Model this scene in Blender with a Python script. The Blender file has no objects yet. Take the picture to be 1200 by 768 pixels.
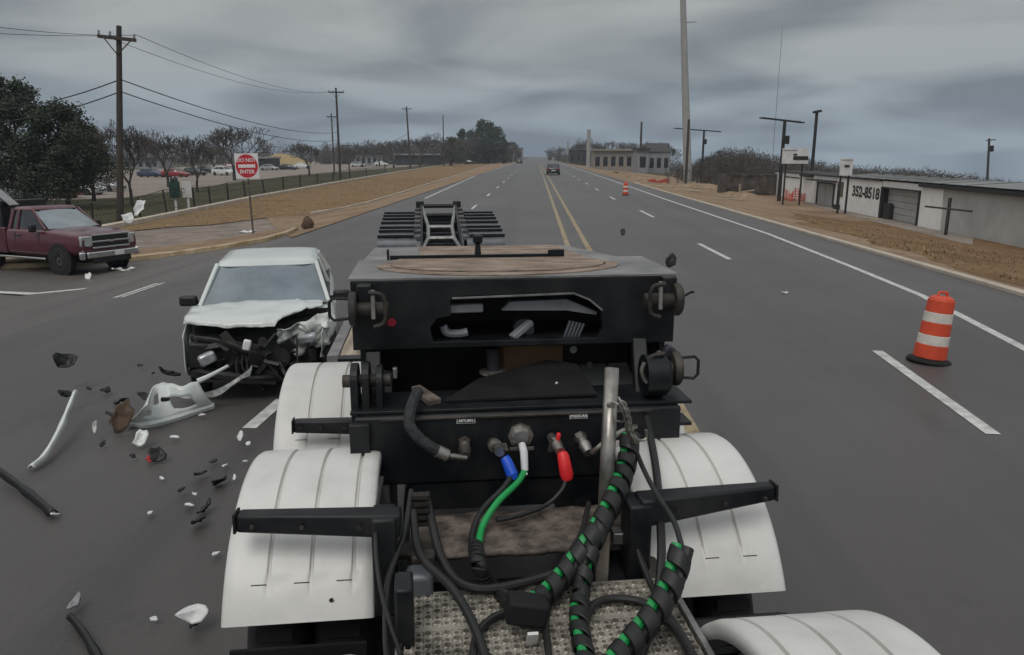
import bpy, bmesh, math, random
from mathutils import Vector, Matrix, Euler, noise as mnoise
R = math.radians
random.seed(7)

# ------------------------------------------------------------------ camera, sky, sun, exposure
scene = bpy.context.scene
COL = scene.collection
FPX, CAM_H, CAM_YAW, CAM_PITCH = 884.0, 2.6, R(1.77), R(12.87)      # photo pixels (1200 wide), metres
cam_data = bpy.data.cameras.new('camera')
cam_data.sensor_fit = 'HORIZONTAL'; cam_data.sensor_width = 36.0
cam_data.lens = FPX / 1200 * 36
cam_data.clip_start = 0.05; cam_data.clip_end = 6000
cam = bpy.data.objects.new('camera', cam_data); COL.objects.link(cam)
cam.location = (0, 0, CAM_H)
cam.rotation_euler = (R(90) - CAM_PITCH, 0, CAM_YAW)
scene.camera = cam

SUN_EL, SUN_AZ = R(55), R(200)        # overcast: weak, very soft light from high behind the cab
world = bpy.data.worlds.new('World'); scene.world = world; world.use_nodes = True
nt = world.node_tree; nt.nodes.clear()
def N(tree, typ, **kw):
    n = tree.nodes.new(typ)
    for k, v in kw.items(): setattr(n, k, v)
    return n
def L(tree, a, b): tree.links.new(a, b)
out = N(nt, 'ShaderNodeOutputWorld'); bg = N(nt, 'ShaderNodeBackground'); bg.inputs[1].default_value = 0.1
sky = N(nt, 'ShaderNodeTexSky', sky_type='NISHITA', sun_disc=False, sun_elevation=SUN_EL, sun_rotation=SUN_AZ)
sky.air_density = 1.4; sky.dust_density = 2.5
tc = N(nt, 'ShaderNodeTexCoord'); sep = N(nt, 'ShaderNodeSeparateXYZ'); L(nt, tc.outputs['Generated'], sep.inputs[0])
def wmath(op, a, b=None, clamp=False):
    m = N(nt, 'ShaderNodeMath', operation=op, use_clamp=clamp)
    for i, q in enumerate((a, b)):
        if q is None: continue
        if isinstance(q, (int, float)): m.inputs[i].default_value = q
        else: L(nt, q, m.inputs[i])
    return m.outputs[0]
zc = wmath('MAXIMUM', sep.outputs[2], 0.0)
# overcast ceiling: project the view direction on a flat cloud layer, so clouds flatten towards the horizon
den = wmath('ADD', zc, 0.16)
cx = wmath('DIVIDE', sep.outputs[0], den); cy = wmath('DIVIDE', sep.outputs[1], den)
comb = N(nt, 'ShaderNodeCombineXYZ'); L(nt, cx, comb.inputs[0]); L(nt, cy, comb.inputs[1])
n1 = N(nt, 'ShaderNodeTexNoise'); n1.inputs['Scale'].default_value = 0.95; n1.inputs['Detail'].default_value = 7; n1.inputs['Roughness'].default_value = 0.42; n1.inputs['Distortion'].default_value = 0.45
L(nt, comb.outputs[0], n1.inputs['Vector'])
r1 = N(nt, 'ShaderNodeValToRGB'); L(nt, n1.outputs['Fac'], r1.inputs[0])
r1.color_ramp.elements[0].position = 0.38; r1.color_ramp.elements[0].color = (0.62, 0.65, 0.69, 1)
r1.color_ramp.elements[1].position = 0.60; r1.color_ramp.elements[1].color = (1.38, 1.35, 1.28, 1)
# brightness of an overcast sky grows from horizon to zenith
g1 = N(nt, 'ShaderNodeValToRGB'); L(nt, zc, g1.inputs[0])
els = g1.color_ramp.elements
els[0].position = 0.0; els[0].color = (0.23, 0.30, 0.372, 1)
els[1].position = 1.0; els[1].color = (0.74, 0.755, 0.765, 1)
for p, c in ((0.045, (0.215, 0.268, 0.325, 1)), (0.11, (0.258, 0.283, 0.308, 1)), (0.20, (0.275, 0.286, 0.298, 1)), (0.45, (0.46, 0.475, 0.485, 1))):
    e = els.new(p); e.color = c
mulc = N(nt, 'ShaderNodeMix', data_type='RGBA', blend_type='MULTIPLY'); mulc.inputs[0].default_value = 1.0
L(nt, g1.outputs[0], mulc.inputs[6]); L(nt, r1.outputs[0], mulc.inputs[7])
sc10 = N(nt, 'ShaderNodeMix', data_type='RGBA', blend_type='MULTIPLY'); sc10.inputs[0].default_value = 1.0
L(nt, mulc.outputs[2], sc10.inputs[6]); sc10.inputs[7].default_value = (10, 10, 10, 1)
mixs = N(nt, 'ShaderNodeMix', data_type='RGBA'); mixs.inputs[0].default_value = 0.93
L(nt, sky.outputs[0], mixs.inputs[6]); L(nt, sc10.outputs[2], mixs.inputs[7])
L(nt, mixs.outputs[2], bg.inputs[0]); L(nt, bg.outputs[0], out.inputs[0])

sun_d = bpy.data.lights.new('sun', 'SUN'); sun_d.energy = 0.9; sun_d.angle = R(30); sun_d.color = (1.0, 0.965, 0.92)
sun = bpy.data.objects.new('sun', sun_d); COL.objects.link(sun); sun.location = (0, -20, 40)
sd = Vector((math.sin(SUN_AZ) * math.cos(SUN_EL), math.cos(SUN_AZ) * math.cos(SUN_EL), math.sin(SUN_EL)))
sun.rotation_euler = sd.to_track_quat('Z', 'Y').to_euler()
scene.view_settings.view_transform = 'Standard'; scene.view_settings.look = 'None'
scene.view_settings.exposure = 0.08; scene.view_settings.gamma = 1.0; scene.view_settings.use_curve_mapping = False
scene.render.engine = 'CYCLES'
scene.cycles.max_bounces = 6; scene.cycles.use_denoising = True

# ------------------------------------------------------------------ terrain profile and pixel helpers
KN = [(-1500, -4), (-300, -1.5), (-60, -1.0), (-12, -0.6), (-7.8, 0), (9.2, 0), (20, -1.5), (40, -2.2), (100, -9), (1500, -155)]
def g(x):
    if x <= KN[0][0]: return KN[0][1]
    for (a, za), (b, zb) in zip(KN, KN[1:]):
        if x <= b: return za + (zb - za) * (x - a) / (b - a)
    return KN[-1][1]
_f = Vector((-math.sin(CAM_YAW) * math.cos(CAM_PITCH), math.cos(CAM_YAW) * math.cos(CAM_PITCH), -math.sin(CAM_PITCH)))
_r = Vector((math.cos(CAM_YAW), math.sin(CAM_YAW), 0)); _u = _r.cross(_f)
CAMP = Vector((0, 0, CAM_H))
def ray(u, v): return _f + _r * ((u - 600) / FPX) + _u * ((384 - v) / FPX)
def P(u, v, dz=0.0):                       # where the sight line meets the terrain
    d = ray(u, v); z = 0.0
    for _ in range(60):
        t = (z + dz - CAM_H) / d.z
        x = d.x * t; z = 0.5 * z + 0.5 * g(x)
    return Vector((d.x * t, d.y * t, g(d.x * t)))
def at_y(u, v, y):
    d = ray(u, v); return CAMP + d * (y / d.y)
def at_z(u, v, z):
    d = ray(u, v); return CAMP + d * ((z - CAM_H) / d.z)
def top_z(base, v):                        # height of a vertical thing on 'base' whose top shows at row v
    lo, hi = -20.0, 200.0
    for _ in range(50):
        m = (lo + hi) / 2; q = Vector((base.x, base.y, m)) - CAMP
        vv = 384 - FPX * q.dot(_u) / q.dot(_f) if q.dot(_f) > 0.05 else (-1e9 if q.z > 0 else 1e9)
        if vv > v: lo = m
        else: hi = m
    return lo
def bpos(u, y):                            # ground point on column u at distance y
    d = ray(u, 384); x = d.x * y / d.y
    return Vector((x, y, g(x)))

# ------------------------------------------------------------------ materials
MATS = {}
def pm(name, col, rough=0.6, metal=0.0, var=0.0, vscale=3.0, col2=None, bump=0.0, bscale=40.0, spec=0.5, coat=0.0, detail=5, stretch=None, lo=0.35, hi=0.65):
    m = bpy.data.materials.new(name); m.use_nodes = True; t = m.node_tree
    b = t.nodes['Principled BSDF']
    b.inputs['Roughness'].default_value = rough; b.inputs['Metallic'].default_value = metal
    b.inputs['Specular IOR Level'].default_value = spec; b.inputs['Coat Weight'].default_value = coat
    b.inputs['Base Color'].default_value = (*col, 1)
    if var or bump or col2:
        c = N(t, 'ShaderNodeTexCoord'); vec = c.outputs['Object']
        if stretch:
            mp = N(t, 'ShaderNodeMapping'); mp.inputs['Scale'].default_value = stretch; L(t, vec, mp.inputs[0]); vec = mp.outputs[0]
    if var or col2:
        n = N(t, 'ShaderNodeTexNoise'); n.inputs['Scale'].default_value = vscale; n.inputs['Detail'].default_value = detail; n.inputs['Roughness'].default_value = 0.62
        L(t, vec, n.inputs['Vector'])
        rp = N(t, 'ShaderNodeValToRGB'); L(t, n.outputs['Fac'], rp.inputs[0])
        ca = col; cb = col2 or col
        e = rp.color_ramp.elements
        e[0].position = lo; e[0].color = (*[max(0, q * (1 - var)) for q in ca], 1)
        e[1].position = hi; e[1].color = (*[q * (1 + var) for q in cb], 1)
        L(t, rp.outputs[0], b.inputs['Base Color'])
        rr = N(t, 'ShaderNodeMapRange'); rr.inputs[3].default_value = max(0.02, rough - 0.08); rr.inputs[4].default_value = min(1, rough + 0.1)
        L(t, n.outputs['Fac'], rr.inputs[0]); L(t, rr.outputs[0], b.inputs['Roughness'])
    if bump:
        n2 = N(t, 'ShaderNodeTexNoise'); n2.inputs['Scale'].default_value = bscale; n2.inputs['Detail'].default_value = 4
        L(t, vec, n2.inputs['Vector'])
        bp = N(t, 'ShaderNodeBump'); bp.inputs['Strength'].default_value = bump; bp.inputs['Distance'].default_value = 0.02
        L(t, n2.outputs['Fac'], bp.inputs['Height']); L(t, bp.outputs[0], b.inputs['Normal'])
    MATS[name] = m
    return m
pm('black_steel', (0.006, 0.008, 0.011), 0.45, var=0.3, vscale=4.5, col2=(0.022, 0.022, 0.022), lo=0.42, hi=0.80, detail=9, bump=0.05, bscale=35, spec=0.35)
pm('black_rubber', (0.011, 0.011, 0.012), 0.7, var=0.3, vscale=6, spec=0.3)
pm('grimy_steel', (0.035, 0.033, 0.03), 0.6, metal=0.2, var=0.5, vscale=7, col2=(0.05, 0.042, 0.034), bump=0.15, bscale=25)
pm('fender_white', (0.57, 0.562, 0.535), 0.42, var=0.05, vscale=3.0, col2=(0.64, 0.632, 0.605), lo=0.30, hi=0.55, detail=9, bump=0.03, bscale=8, coat=0.1)
pm('galvanised', (0.30, 0.30, 0.29), 0.42, metal=0.75, var=0.3, vscale=9, bump=0.05, bscale=60)
pm('bare_steel', (0.36, 0.34, 0.31), 0.36, metal=0.85, var=0.3, vscale=12)
pm('pole_steel', (0.24, 0.225, 0.20), 0.4, metal=0.7, var=0.4, vscale=10, col2=(0.20, 0.165, 0.13))
pm('tread_metal', (0.17, 0.155, 0.13), 0.5, metal=0.25, var=0.35, vscale=7, col2=(0.33, 0.305, 0.26), detail=9)
pm('rusty_plate', (0.045, 0.036, 0.03), 0.75, var=0.5, vscale=11, col2=(0.12, 0.095, 0.078), bump=0.3, bscale=30)
pm('rust_deck', (0.17, 0.115, 0.08), 0.7, var=0.25, vscale=5, col2=(0.27, 0.205, 0.16), bump=0.05, bscale=30, stretch=(1, 2.5, 1))
pm('grey_deck', (0.155, 0.153, 0.152), 0.55, var=0.2, vscale=3, col2=(0.21, 0.205, 0.20), bump=0.05)
pm('trailer_grey', (0.115, 0.125, 0.14), 0.42, metal=0.3, var=0.2, vscale=3)
pm('trailer_pale', (0.24, 0.25, 0.27), 0.5, var=0.15, vscale=6)
pm('deck_wood', (0.22, 0.17, 0.125), 0.8, var=0.35, vscale=2, col2=(0.31, 0.255, 0.20), bump=0.2, bscale=20, stretch=(6, 0.6, 1))
pm('purple_grime', (0.02, 0.018, 0.028), 0.5, var=0.5, vscale=12)
pm('hose_black', (0.012, 0.012, 0.012), 0.5, var=0.3, vscale=20)
pm('braid_black', (0.025, 0.026, 0.028), 0.75, var=0.5, vscale=40, bump=0.5, bscale=150)
pm('green_hose', (0.012, 0.30, 0.075), 0.4, var=0.15, vscale=8)
pm('blue_grip', (0.01, 0.09, 0.62), 0.4, var=0.1, vscale=8)
pm('red_grip', (0.78, 0.025, 0.03), 0.42, var=0.1, vscale=8)
pm('white_boot', (0.66, 0.67, 0.68), 0.45, var=0.1, vscale=8)
pm('plain_white', (0.75, 0.75, 0.74), 0.5)
pm('plain_black', (0.01, 0.01, 0.011), 0.5)
pm('tan_card', (0.20, 0.115, 0.06), 0.8, var=0.15, vscale=4)
pm('reflection_red', (0.35, 0.01, 0.03), 0.25)  # colour of the red reflection painted on the trailer's front beam
pm('orange_lens', (0.55, 0.20, 0.06), 0.3)
pm('car_white', (0.60, 0.635, 0.615), 0.3, var=0.05, vscale=2, coat=0.4)
pm('car_white_dirty', (0.33, 0.35, 0.33), 0.5, var=0.5, vscale=5, col2=(0.52, 0.54, 0.51))
pm('windshield', (0.12, 0.16, 0.185), 0.10, spec=1.0, var=0.2, vscale=1.2, col2=(0.17, 0.21, 0.235), coat=0.6)  # pale blue-grey base colour stands in for part of the sky reflection
pm('dark_glass', (0.02, 0.024, 0.028), 0.06, spec=0.9)
pm('engine_black', (0.006, 0.006, 0.006), 0.55, var=0.6, vscale=9, col2=(0.015, 0.015, 0.014), bump=0.3, bscale=30)
pm('lamp_glass', (0.45, 0.47, 0.48), 0.15, metal=0.4, var=0.3, vscale=20)
pm('chrome', (0.62, 0.62, 0.62), 0.15, metal=1.0, var=0.1, vscale=10)
pm('maroon', (0.085, 0.014, 0.024), 0.28, var=0.15, vscale=2, coat=0.5)
pm('tyre', (0.014, 0.014, 0.015), 0.8, var=0.25, vscale=12, bump=0.2, bscale=30)
pm('wheel_grey', (0.10, 0.10, 0.10), 0.4, metal=0.6)
pm('pole_wood', (0.058, 0.048, 0.041), 0.9, var=0.3, vscale=4, stretch=(4, 4, 0.3))
pm('wire', (0.015, 0.015, 0.017), 0.6)
pm('concrete_pole', (0.33, 0.325, 0.31), 0.7, var=0.08, vscale=0.6)
pm('kerb_concrete', (0.46, 0.40, 0.33), 0.85, var=0.18, vscale=1.2, bump=0.1, bscale=20)
pm('kerb_yellow', (0.40, 0.285, 0.15), 0.8, var=0.3, vscale=1.5, col2=(0.44, 0.35, 0.235), bump=0.1, bscale=20)
pm('paint_white', (0.50, 0.50, 0.48), 0.7, var=0.25, vscale=7, bump=0.05)
pm('paint_yellow', (0.30, 0.225, 0.12), 0.7, var=0.3, vscale=5, col2=(0.29, 0.235, 0.15))
pm('drum_orange', (0.64, 0.075, 0.030), 0.5, var=0.12, vscale=5)
pm('drum_white', (0.62, 0.58, 0.52), 0.5, var=0.12, vscale=6)
pm('sign_white', (0.70, 0.70, 0.70), 0.4, var=0.08, vscale=4)
pm('sign_red', (0.50, 0.022, 0.035), 0.4, var=0.1, vscale=4)
pm('sign_dull', (0.60, 0.59, 0.58), 0.55, var=0.12, vscale=2)
pm('dark_green', (0.012, 0.045, 0.038), 0.5, var=0.2, vscale=3)
pm('bldg_white', (0.80, 0.79, 0.77), 0.7, var=0.06, vscale=0.8, col2=(0.82, 0.81, 0.79), bump=0.05, bscale=4)
pm('bldg_grey', (0.42, 0.42, 0.40), 0.7, var=0.12, vscale=0.8)
pm('door_grey', (0.36, 0.36, 0.35), 0.6, var=0.1, vscale=1)
pm('roof_metal', (0.22, 0.225, 0.22), 0.5, metal=0.3, var=0.15, vscale=0.8)
pm('dark_trim', (0.018, 0.017, 0.017), 0.7)
pm('dark_brown', (0.05, 0.04, 0.034), 0.85, var=0.4, vscale=1.2, col2=(0.085, 0.07, 0.06))
pm('timber', (0.36, 0.30, 0.225), 0.8, var=0.2, vscale=3)
pm('net_orange', (0.60, 0.10, 0.06), 0.7, var=0.2, vscale=3)
pm('bark', (0.045, 0.036, 0.031), 0.95, var=0.3, vscale=5)
pm('twig', (0.085, 0.075, 0.07), 0.95, var=0.25, vscale=2)
pm('leaf_dark', (0.016, 0.026, 0.015), 0.75, var=0.35, vscale=1.1, col2=(0.034, 0.046, 0.024))
pm('leaf_olive', (0.035, 0.042, 0.02), 0.75, var=0.35, vscale=1.1, col2=(0.06, 0.062, 0.03))
pm('woods', (0.058, 0.047, 0.042), 0.95, var=0.35, vscale=0.05, col2=(0.095, 0.078, 0.066))
pm('straw', (0.25, 0.165, 0.085), 0.9, var=0.3, vscale=1.3, col2=(0.33, 0.24, 0.13))
pm('brown_clump', (0.09, 0.06, 0.04), 0.9, var=0.4, vscale=9, bump=0.4, bscale=12)
pm('gold_grass', (0.30, 0.22, 0.10), 0.95, var=0.2, vscale=0.1)
pm('cream', (0.26, 0.235, 0.20), 0.7, var=0.1, vscale=1)
pm('far_dark', (0.045, 0.042, 0.042), 0.8, var=0.3, vscale=0.5)
pm('far_grey', (0.26, 0.26, 0.27), 0.7, var=0.2, vscale=0.5)
pm('p_black', (0.012, 0.013, 0.015), 0.25, coat=0.5)
pm('p_silver', (0.38, 0.39, 0.40), 0.3, metal=0.5)
pm('p_red', (0.26, 0.02, 0.025), 0.3, coat=0.4)
pm('p_blue', (0.03, 0.05, 0.10), 0.3, coat=0.4)
pm('tail_red', (0.35, 0.012, 0.012), 0.3)

def asphalt_mat(name, k):
    # asphalt: fine aggregate, long streaks worn by the wheels, patches
    m = bpy.data.materials.new(name); m.use_nodes = True; t = m.node_tree; b = t.nodes['Principled BSDF']
    c = N(t, 'ShaderNodeTexCoord')
    def nz(scale, st=None, det=5, rough=0.6):
        n = N(t, 'ShaderNodeTexNoise'); n.inputs['Scale'].default_value = scale; n.inputs['Detail'].default_value = det; n.inputs['Roughness'].default_value = rough
        if st:
            mp = N(t, 'ShaderNodeMapping'); mp.inputs['Scale'].default_value = st; L(t, c.outputs['Object'], mp.inputs[0]); L(t, mp.outputs[0], n.inputs['Vector'])
        else: L(t, c.outputs['Object'], n.inputs['Vector'])
        return n.outputs['Fac']
    def mixc(f, a, bb, lo, hi, bt='MIX'):
        mr = N(t, 'ShaderNodeMapRange', clamp=True); mr.inputs[1].default_value = lo; mr.inputs[2].default_value = hi; L(t, f, mr.inputs[0])
        x = N(t, 'ShaderNodeMix', data_type='RGBA', blend_type=bt); L(t, mr.outputs[0], x.inputs[0])
        for i, q in ((6, a), (7, bb)):
            if isinstance(q, tuple): x.inputs[i].default_value = (q[0]*k[0], q[1]*k[1], q[2]*k[2], 1)
            else: L(t, q, x.inputs[i])
        return x.outputs[2]
    base = mixc(nz(0.16, None, 3), (0.104, 0.096, 0.092), (0.132, 0.123, 0.118), 0.4, 0.62)
    base = mixc(nz(1.0, (0.9, 0.02, 1), 3), base, (0.082, 0.076, 0.074), 0.5, 0.72)
    base = mixc(nz(1.0, (2.6, 0.035, 1), 3), base, (0.132, 0.123, 0.118), 0.56, 0.8)
    base = mixc(nz(0.9, (1, .5, 1), 6, 0.7), base, (0.075, 0.07, 0.067), 0.58, 0.74)
    # cracks sealed with tar
    vo = N(t, 'ShaderNodeTexVoronoi', feature='DISTANCE_TO_EDGE'); vo.inputs['Scale'].default_value = 0.16
    wob = N(t, 'ShaderNodeTexNoise'); wob.inputs['Scale'].default_value = 0.8; wob.inputs['Detail'].default_value = 4; L(t, c.outputs['Object'], wob.inputs['Vector'])
    add = N(t, 'ShaderNodeMix', data_type='RGBA', blend_type='ADD'); add.inputs[0].default_value = 0.9; L(t, c.outputs['Object'], add.inputs[6]); L(t, wob.outputs['Color'], add.inputs[7]); L(t, add.outputs[2], vo.inputs['Vector'])
    cm = N(t, 'ShaderNodeMapRange', clamp=True); cm.inputs[1].default_value = 0.0; cm.inputs[2].default_value = 0.006; cm.inputs[3].default_value = 0.55; cm.inputs[4].default_value = 0.0; L(t, vo.outputs['Distance'], cm.inputs[0])
    gate = N(t, 'ShaderNodeMapRange', clamp=True); gate.inputs[1].default_value = 0.5; gate.inputs[2].default_value = 0.6; L(t, nz(0.1, None, 2), gate.inputs[0])
    mu = N(t, 'ShaderNodeMath', operation='MULTIPLY'); L(t, cm.outputs[0], mu.inputs[0]); L(t, gate.outputs[0], mu.inputs[1])
    ck = N(t, 'ShaderNodeMix', data_type='RGBA'); L(t, mu.outputs[0], ck.inputs[0]); L(t, base, ck.inputs[6]); ck.inputs[7].default_value = (0.035, 0.033, 0.032, 1)
    sp = mixc(nz(45, None, 2), ck.outputs[2], (0.155, 0.147, 0.14), 0.62, 0.8)
    L(t, sp, b.inputs['Base Color']); b.inputs['Roughness'].default_value = 0.5; b.inputs['Specular IOR Level'].default_value = 0.5
    bp = N(t, 'ShaderNodeBump'); bp.inputs['Strength'].default_value = 0.35; bp.inputs['Distance'].default_value = 0.01; L(t, nz(70, None, 3), bp.inputs['Height']); L(t, bp.outputs[0], b.inputs['Normal'])
    MATS[name] = m
def ground_mats():
    asphalt_mat('asphalt', (0.68, 0.67, 0.67)); asphalt_mat('worn_asphalt', (0.84, 0.80, 0.77))
    def earth(name, cols, s1=0.25, s2=3.0, bs=0.6):
        m = bpy.data.materials.new(name); m.use_nodes = True; t = m.node_tree; b = t.nodes['Principled BSDF']
        c = N(t, 'ShaderNodeTexCoord')
        a = N(t, 'ShaderNodeTexNoise'); a.inputs['Scale'].default_value = s1; a.inputs['Detail'].default_value = 6; a.inputs['Roughness'].default_value = 0.65; L(t, c.outputs['Object'], a.inputs['Vector'])
        rp = N(t, 'ShaderNodeValToRGB'); L(t, a.outputs['Fac'], rp.inputs[0]); e = rp.color_ramp.elements
        e[0].position = 0.3; e[0].color = (*cols[0], 1); e[1].position = 0.72; e[1].color = (*cols[-1], 1)
        for i, q in enumerate(cols[1:-1]):
            x = e.new(0.3 + 0.42 * (i + 1) / (len(cols) - 1)); x.color = (*q, 1)
        a2 = N(t, 'ShaderNodeTexNoise'); a2.inputs['Scale'].default_value = s2; a2.inputs['Detail'].default_value = 6; a2.inputs['Roughness'].default_value = 0.75; L(t, c.outputs['Object'], a2.inputs['Vector'])
        mr = N(t, 'ShaderNodeMapRange'); mr.inputs[1].default_value = 0.3; mr.inputs[2].default_value = 0.7; mr.inputs[3].default_value = 0.6; mr.inputs[4].default_value = 1.35; L(t, a2.outputs['Fac'], mr.inputs[0])
        mx = N(t, 'ShaderNodeMix', data_type='RGBA', blend_type='MULTIPLY'); mx.inputs[0].default_value = 1; L(t, rp.outputs[0], mx.inputs[6]); L(t, mr.outputs[0], mx.inputs[7])
        L(t, mx.outputs[2], b.inputs['Base Color']); b.inputs['Roughness'].default_value = 0.95; b.inputs['Specular IOR Level'].default_value = 0.15
        bp = N(t, 'ShaderNodeBump'); bp.inputs['Strength'].default_value = bs; bp.inputs['Distance'].default_value = 0.08; L(t, a2.outputs['Fac'], bp.inputs['Height']); L(t, bp.outputs[0], b.inputs['Normal'])
        MATS[name] = m
    earth('earth', [(0.055, 0.05, 0.032), (0.09, 0.075, 0.045), (0.13, 0.10, 0.06)], 0.06)
    earth('dry_grass', [(0.165, 0.10, 0.05), (0.24, 0.155, 0.082), (0.20, 0.135, 0.072), (0.30, 0.205, 0.115)], 0.3)
    earth('bare_dirt', [(0.19, 0.125, 0.08), (0.27, 0.19, 0.125), (0.32, 0.24, 0.17)], 0.2)
    earth('orange_grass', [(0.105, 0.066, 0.036), (0.175, 0.105, 0.052), (0.21, 0.135, 0.07), (0.14, 0.10, 0.06)], 0.22)
    earth('lawn', [(0.05, 0.048, 0.026), (0.075, 0.07, 0.038), (0.10, 0.088, 0.05)], 0.12)
    earth('pale_concrete', [(0.22, 0.185, 0.155), (0.26, 0.22, 0.19), (0.30, 0.26, 0.225)], 0.2, 3.0, 0.1)
    earth('path_concrete', [(0.20, 0.165, 0.14), (0.235, 0.195, 0.165), (0.26, 0.22, 0.19)], 0.2, 1.2, 0.08)
ground_mats()

# ------------------------------------------------------------------ mesh helper
class MB:
    def __init__(s): s.v = []; s.f = []
    def add(s, vs, fs):
        o = len(s.v); s.v += [tuple(q) for q in vs]; s.f += [tuple(i + o for i in f) for f in fs]; return s
    def box(s, x0, x1, y0, y1, z0, z1):
        return s.add([(x0,y0,z0),(x1,y0,z0),(x1,y1,z0),(x0,y1,z0),(x0,y0,z1),(x1,y0,z1),(x1,y1,z1),(x0,y1,z1)],
                     [(0,3,2,1),(4,5,6,7),(0,1,5,4),(1,2,6,5),(2,3,7,6),(3,0,4,7)])
    def obox(s, c, size, rot=(0,0,0)):
        m = Euler(rot).to_matrix(); c = Vector(c); h = [q / 2 for q in size]
        vs = [c + m @ Vector((h[0]*a, h[1]*b, h[2]*d)) for a, b, d in ((-1,-1,-1),(1,-1,-1),(1,1,-1),(-1,1,-1),(-1,-1,1),(1,-1,1),(1,1,1),(-1,1,1))]
        return s.add(vs, [(0,3,2,1),(4,5,6,7),(0,1,5,4),(1,2,6,5),(2,3,7,6),(3,0,4,7)])
    def beam(s, p, q, w, h, w2=None, h2=None):           # rectangular bar from p to q
        p, q = Vector(p), Vector(q); d = (q - p).normalized()
        up = Vector((0,0,1)) if abs(d.z) < 0.95 else Vector((0,1,0))
        a = d.cross(up).normalized(); b = a.cross(d)
        w2 = w2 or w; h2 = h2 or h
        vs = []
        for c, ww, hh in ((p, w, h), (q, w2, h2)):
            vs += [c - a*ww/2 - b*hh/2, c + a*ww/2 - b*hh/2, c + a*ww/2 + b*hh/2, c - a*ww/2 + b*hh/2]
        return s.add(vs, [(0,1,2,3),(7,6,5,4),(0,4,5,1),(1,5,6,2),(2,6,7,3),(3,7,4,0)])
    def tube(s, pts, r, n=8, caps=True, closed=False):
        pts = [Vector(p) for p in pts]; k = len(pts)
        rs = r if isinstance(r, (list, tuple)) else [r] * k
        ref = None; vs = []
        for i, p in enumerate(pts):
            if closed: d = pts[(i+1) % k] - pts[i-1]
            else: d = pts[min(i+1, k-1)] - pts[max(i-1, 0)]
            d = d.normalized() if d.length > 1e-9 else Vector((0,0,1))
            if ref is None: ref = Vector((0,0,1)) if abs(d.z) < 0.9 else Vector((1,0,0))
            a = (ref - d * ref.dot(d)).normalized(); b = d.cross(a); ref = a
            vs += [p + (a * math.cos(2*math.pi*j/n) + b * math.sin(2*math.pi*j/n)) * rs[i] for j in range(n)]
        fs = []
        for i in range(k if closed else k - 1):
            for j in range(n):
                A, B = i*n + j, i*n + (j+1) % n; C2, D = ((i+1) % k)*n + (j+1) % n, ((i+1) % k)*n + j
                fs.append((A, B, C2, D))
        if caps and not closed: fs += [tuple(range(n-1, -1, -1)), tuple(range((k-1)*n, k*n))]
        return s.add(vs, fs)
    def cyl(s, p, q, r, r2=None, n=16): return s.tube([p, q], [r, r if r2 is None else r2], n)
    def loft(s, loops, cap=True):
        n = len(loops[0]); vs = [q for lp in loops for q in lp]; fs = []
        for i in range(len(loops) - 1):
            for j in range(n): fs.append((i*n+j, i*n+(j+1) % n, (i+1)*n+(j+1) % n, (i+1)*n+j))
        if cap: fs += [tuple(range(n-1, -1, -1)), tuple(range((len(loops)-1)*n, len(loops)*n))]
        return s.add(vs, fs)
    def grid(s, rows):
        n = len(rows[0]); vs = [q for r in rows for q in r]
        return s.add(vs, [(i*n+j, i*n+j+1, (i+1)*n+j+1, (i+1)*n+j) for i in range(len(rows)-1) for j in range(n-1)])
    def prism(s, poly, a, b, axis='x'):                   # polygon in the two other axes, extruded from a to b
        def pt(p, t): return {'x': (t, p[0], p[1]), 'y': (p[0], t, p[1]), 'z': (p[0], p[1], t)}[axis]
        return s.loft([[pt(p, a) for p in poly], [pt(p, b) for p in poly]])
    def lathe(s, prof, c=(0,0,0), axis='x', n=28):        # prof: (offset along axis, radius)
        c = Vector(c); loops = []
        for t, r in prof:
            lp = []
            for j in range(n):
                a = 2*math.pi*j/n; q = (r*math.cos(a), r*math.sin(a))
                lp.append(c + Vector({'x': (t, q[0], q[1]), 'y': (q[0], t, q[1]), 'z': (q[0], q[1], t)}[axis]))
            loops.append(lp)
        return s.loft(loops)
    def mesh(s, name, mat, smooth=True, angle=35, recalc=True):
        me = bpy.data.meshes.new(name); me.from_pydata([tuple(q) for q in s.v], [], s.f)
        if recalc:
            bm = bmesh.new(); bm.from_mesh(me); bmesh.ops.recalc_face_normals(bm, faces=bm.faces); bm.to_mesh(me); bm.free()
        me.materials.append(MATS[mat])
        if smooth:
            me.polygons.foreach_set('use_smooth', [True] * len(me.polygons)); me.set_sharp_from_angle(angle=R(angle))
        return me
    def build(s, name, mat, parent=None, smooth=True, angle=35, recalc=True, bevel=0.0, loc=None, solid=0.0):
        o = bpy.data.objects.new(name, s.mesh(name, mat, smooth, angle, recalc)); COL.objects.link(o)
        if parent is not None: o.parent = parent
        if loc is not None: o.location = loc
        if solid:
            sm = o.modifiers.new('thick', 'SOLIDIFY'); sm.thickness = solid; sm.offset = -1
        if bevel:
            bv = o.modifiers.new('bevel', 'BEVEL'); bv.width = bevel; bv.segments = 2; bv.limit_method = 'ANGLE'; bv.angle_limit = R(40)
        return o
def tag(o, label, cat, group=None, kind=None):
    o['label'] = label; o['category'] = cat
    if group: o['group'] = group
    if kind: o['kind'] = kind
    return o
def thing(name, label, cat, loc=(0,0,0), rz=0.0, group=None):
    o = bpy.data.objects.new(name, None); COL.objects.link(o); o.location = loc; o.rotation_euler = (0, 0, rz)
    o.empty_display_size = 0.2
    return tag(o, label, cat, group)
def struct(o, label=None):
    o['kind'] = 'structure'
    if label: o['label'] = label
    return o
def copy_tree(o, parent=None):
    c = o.copy(); COL.objects.link(c); c.parent = parent
    for ch in list(o.children): copy_tree(ch, c)
    return c
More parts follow.
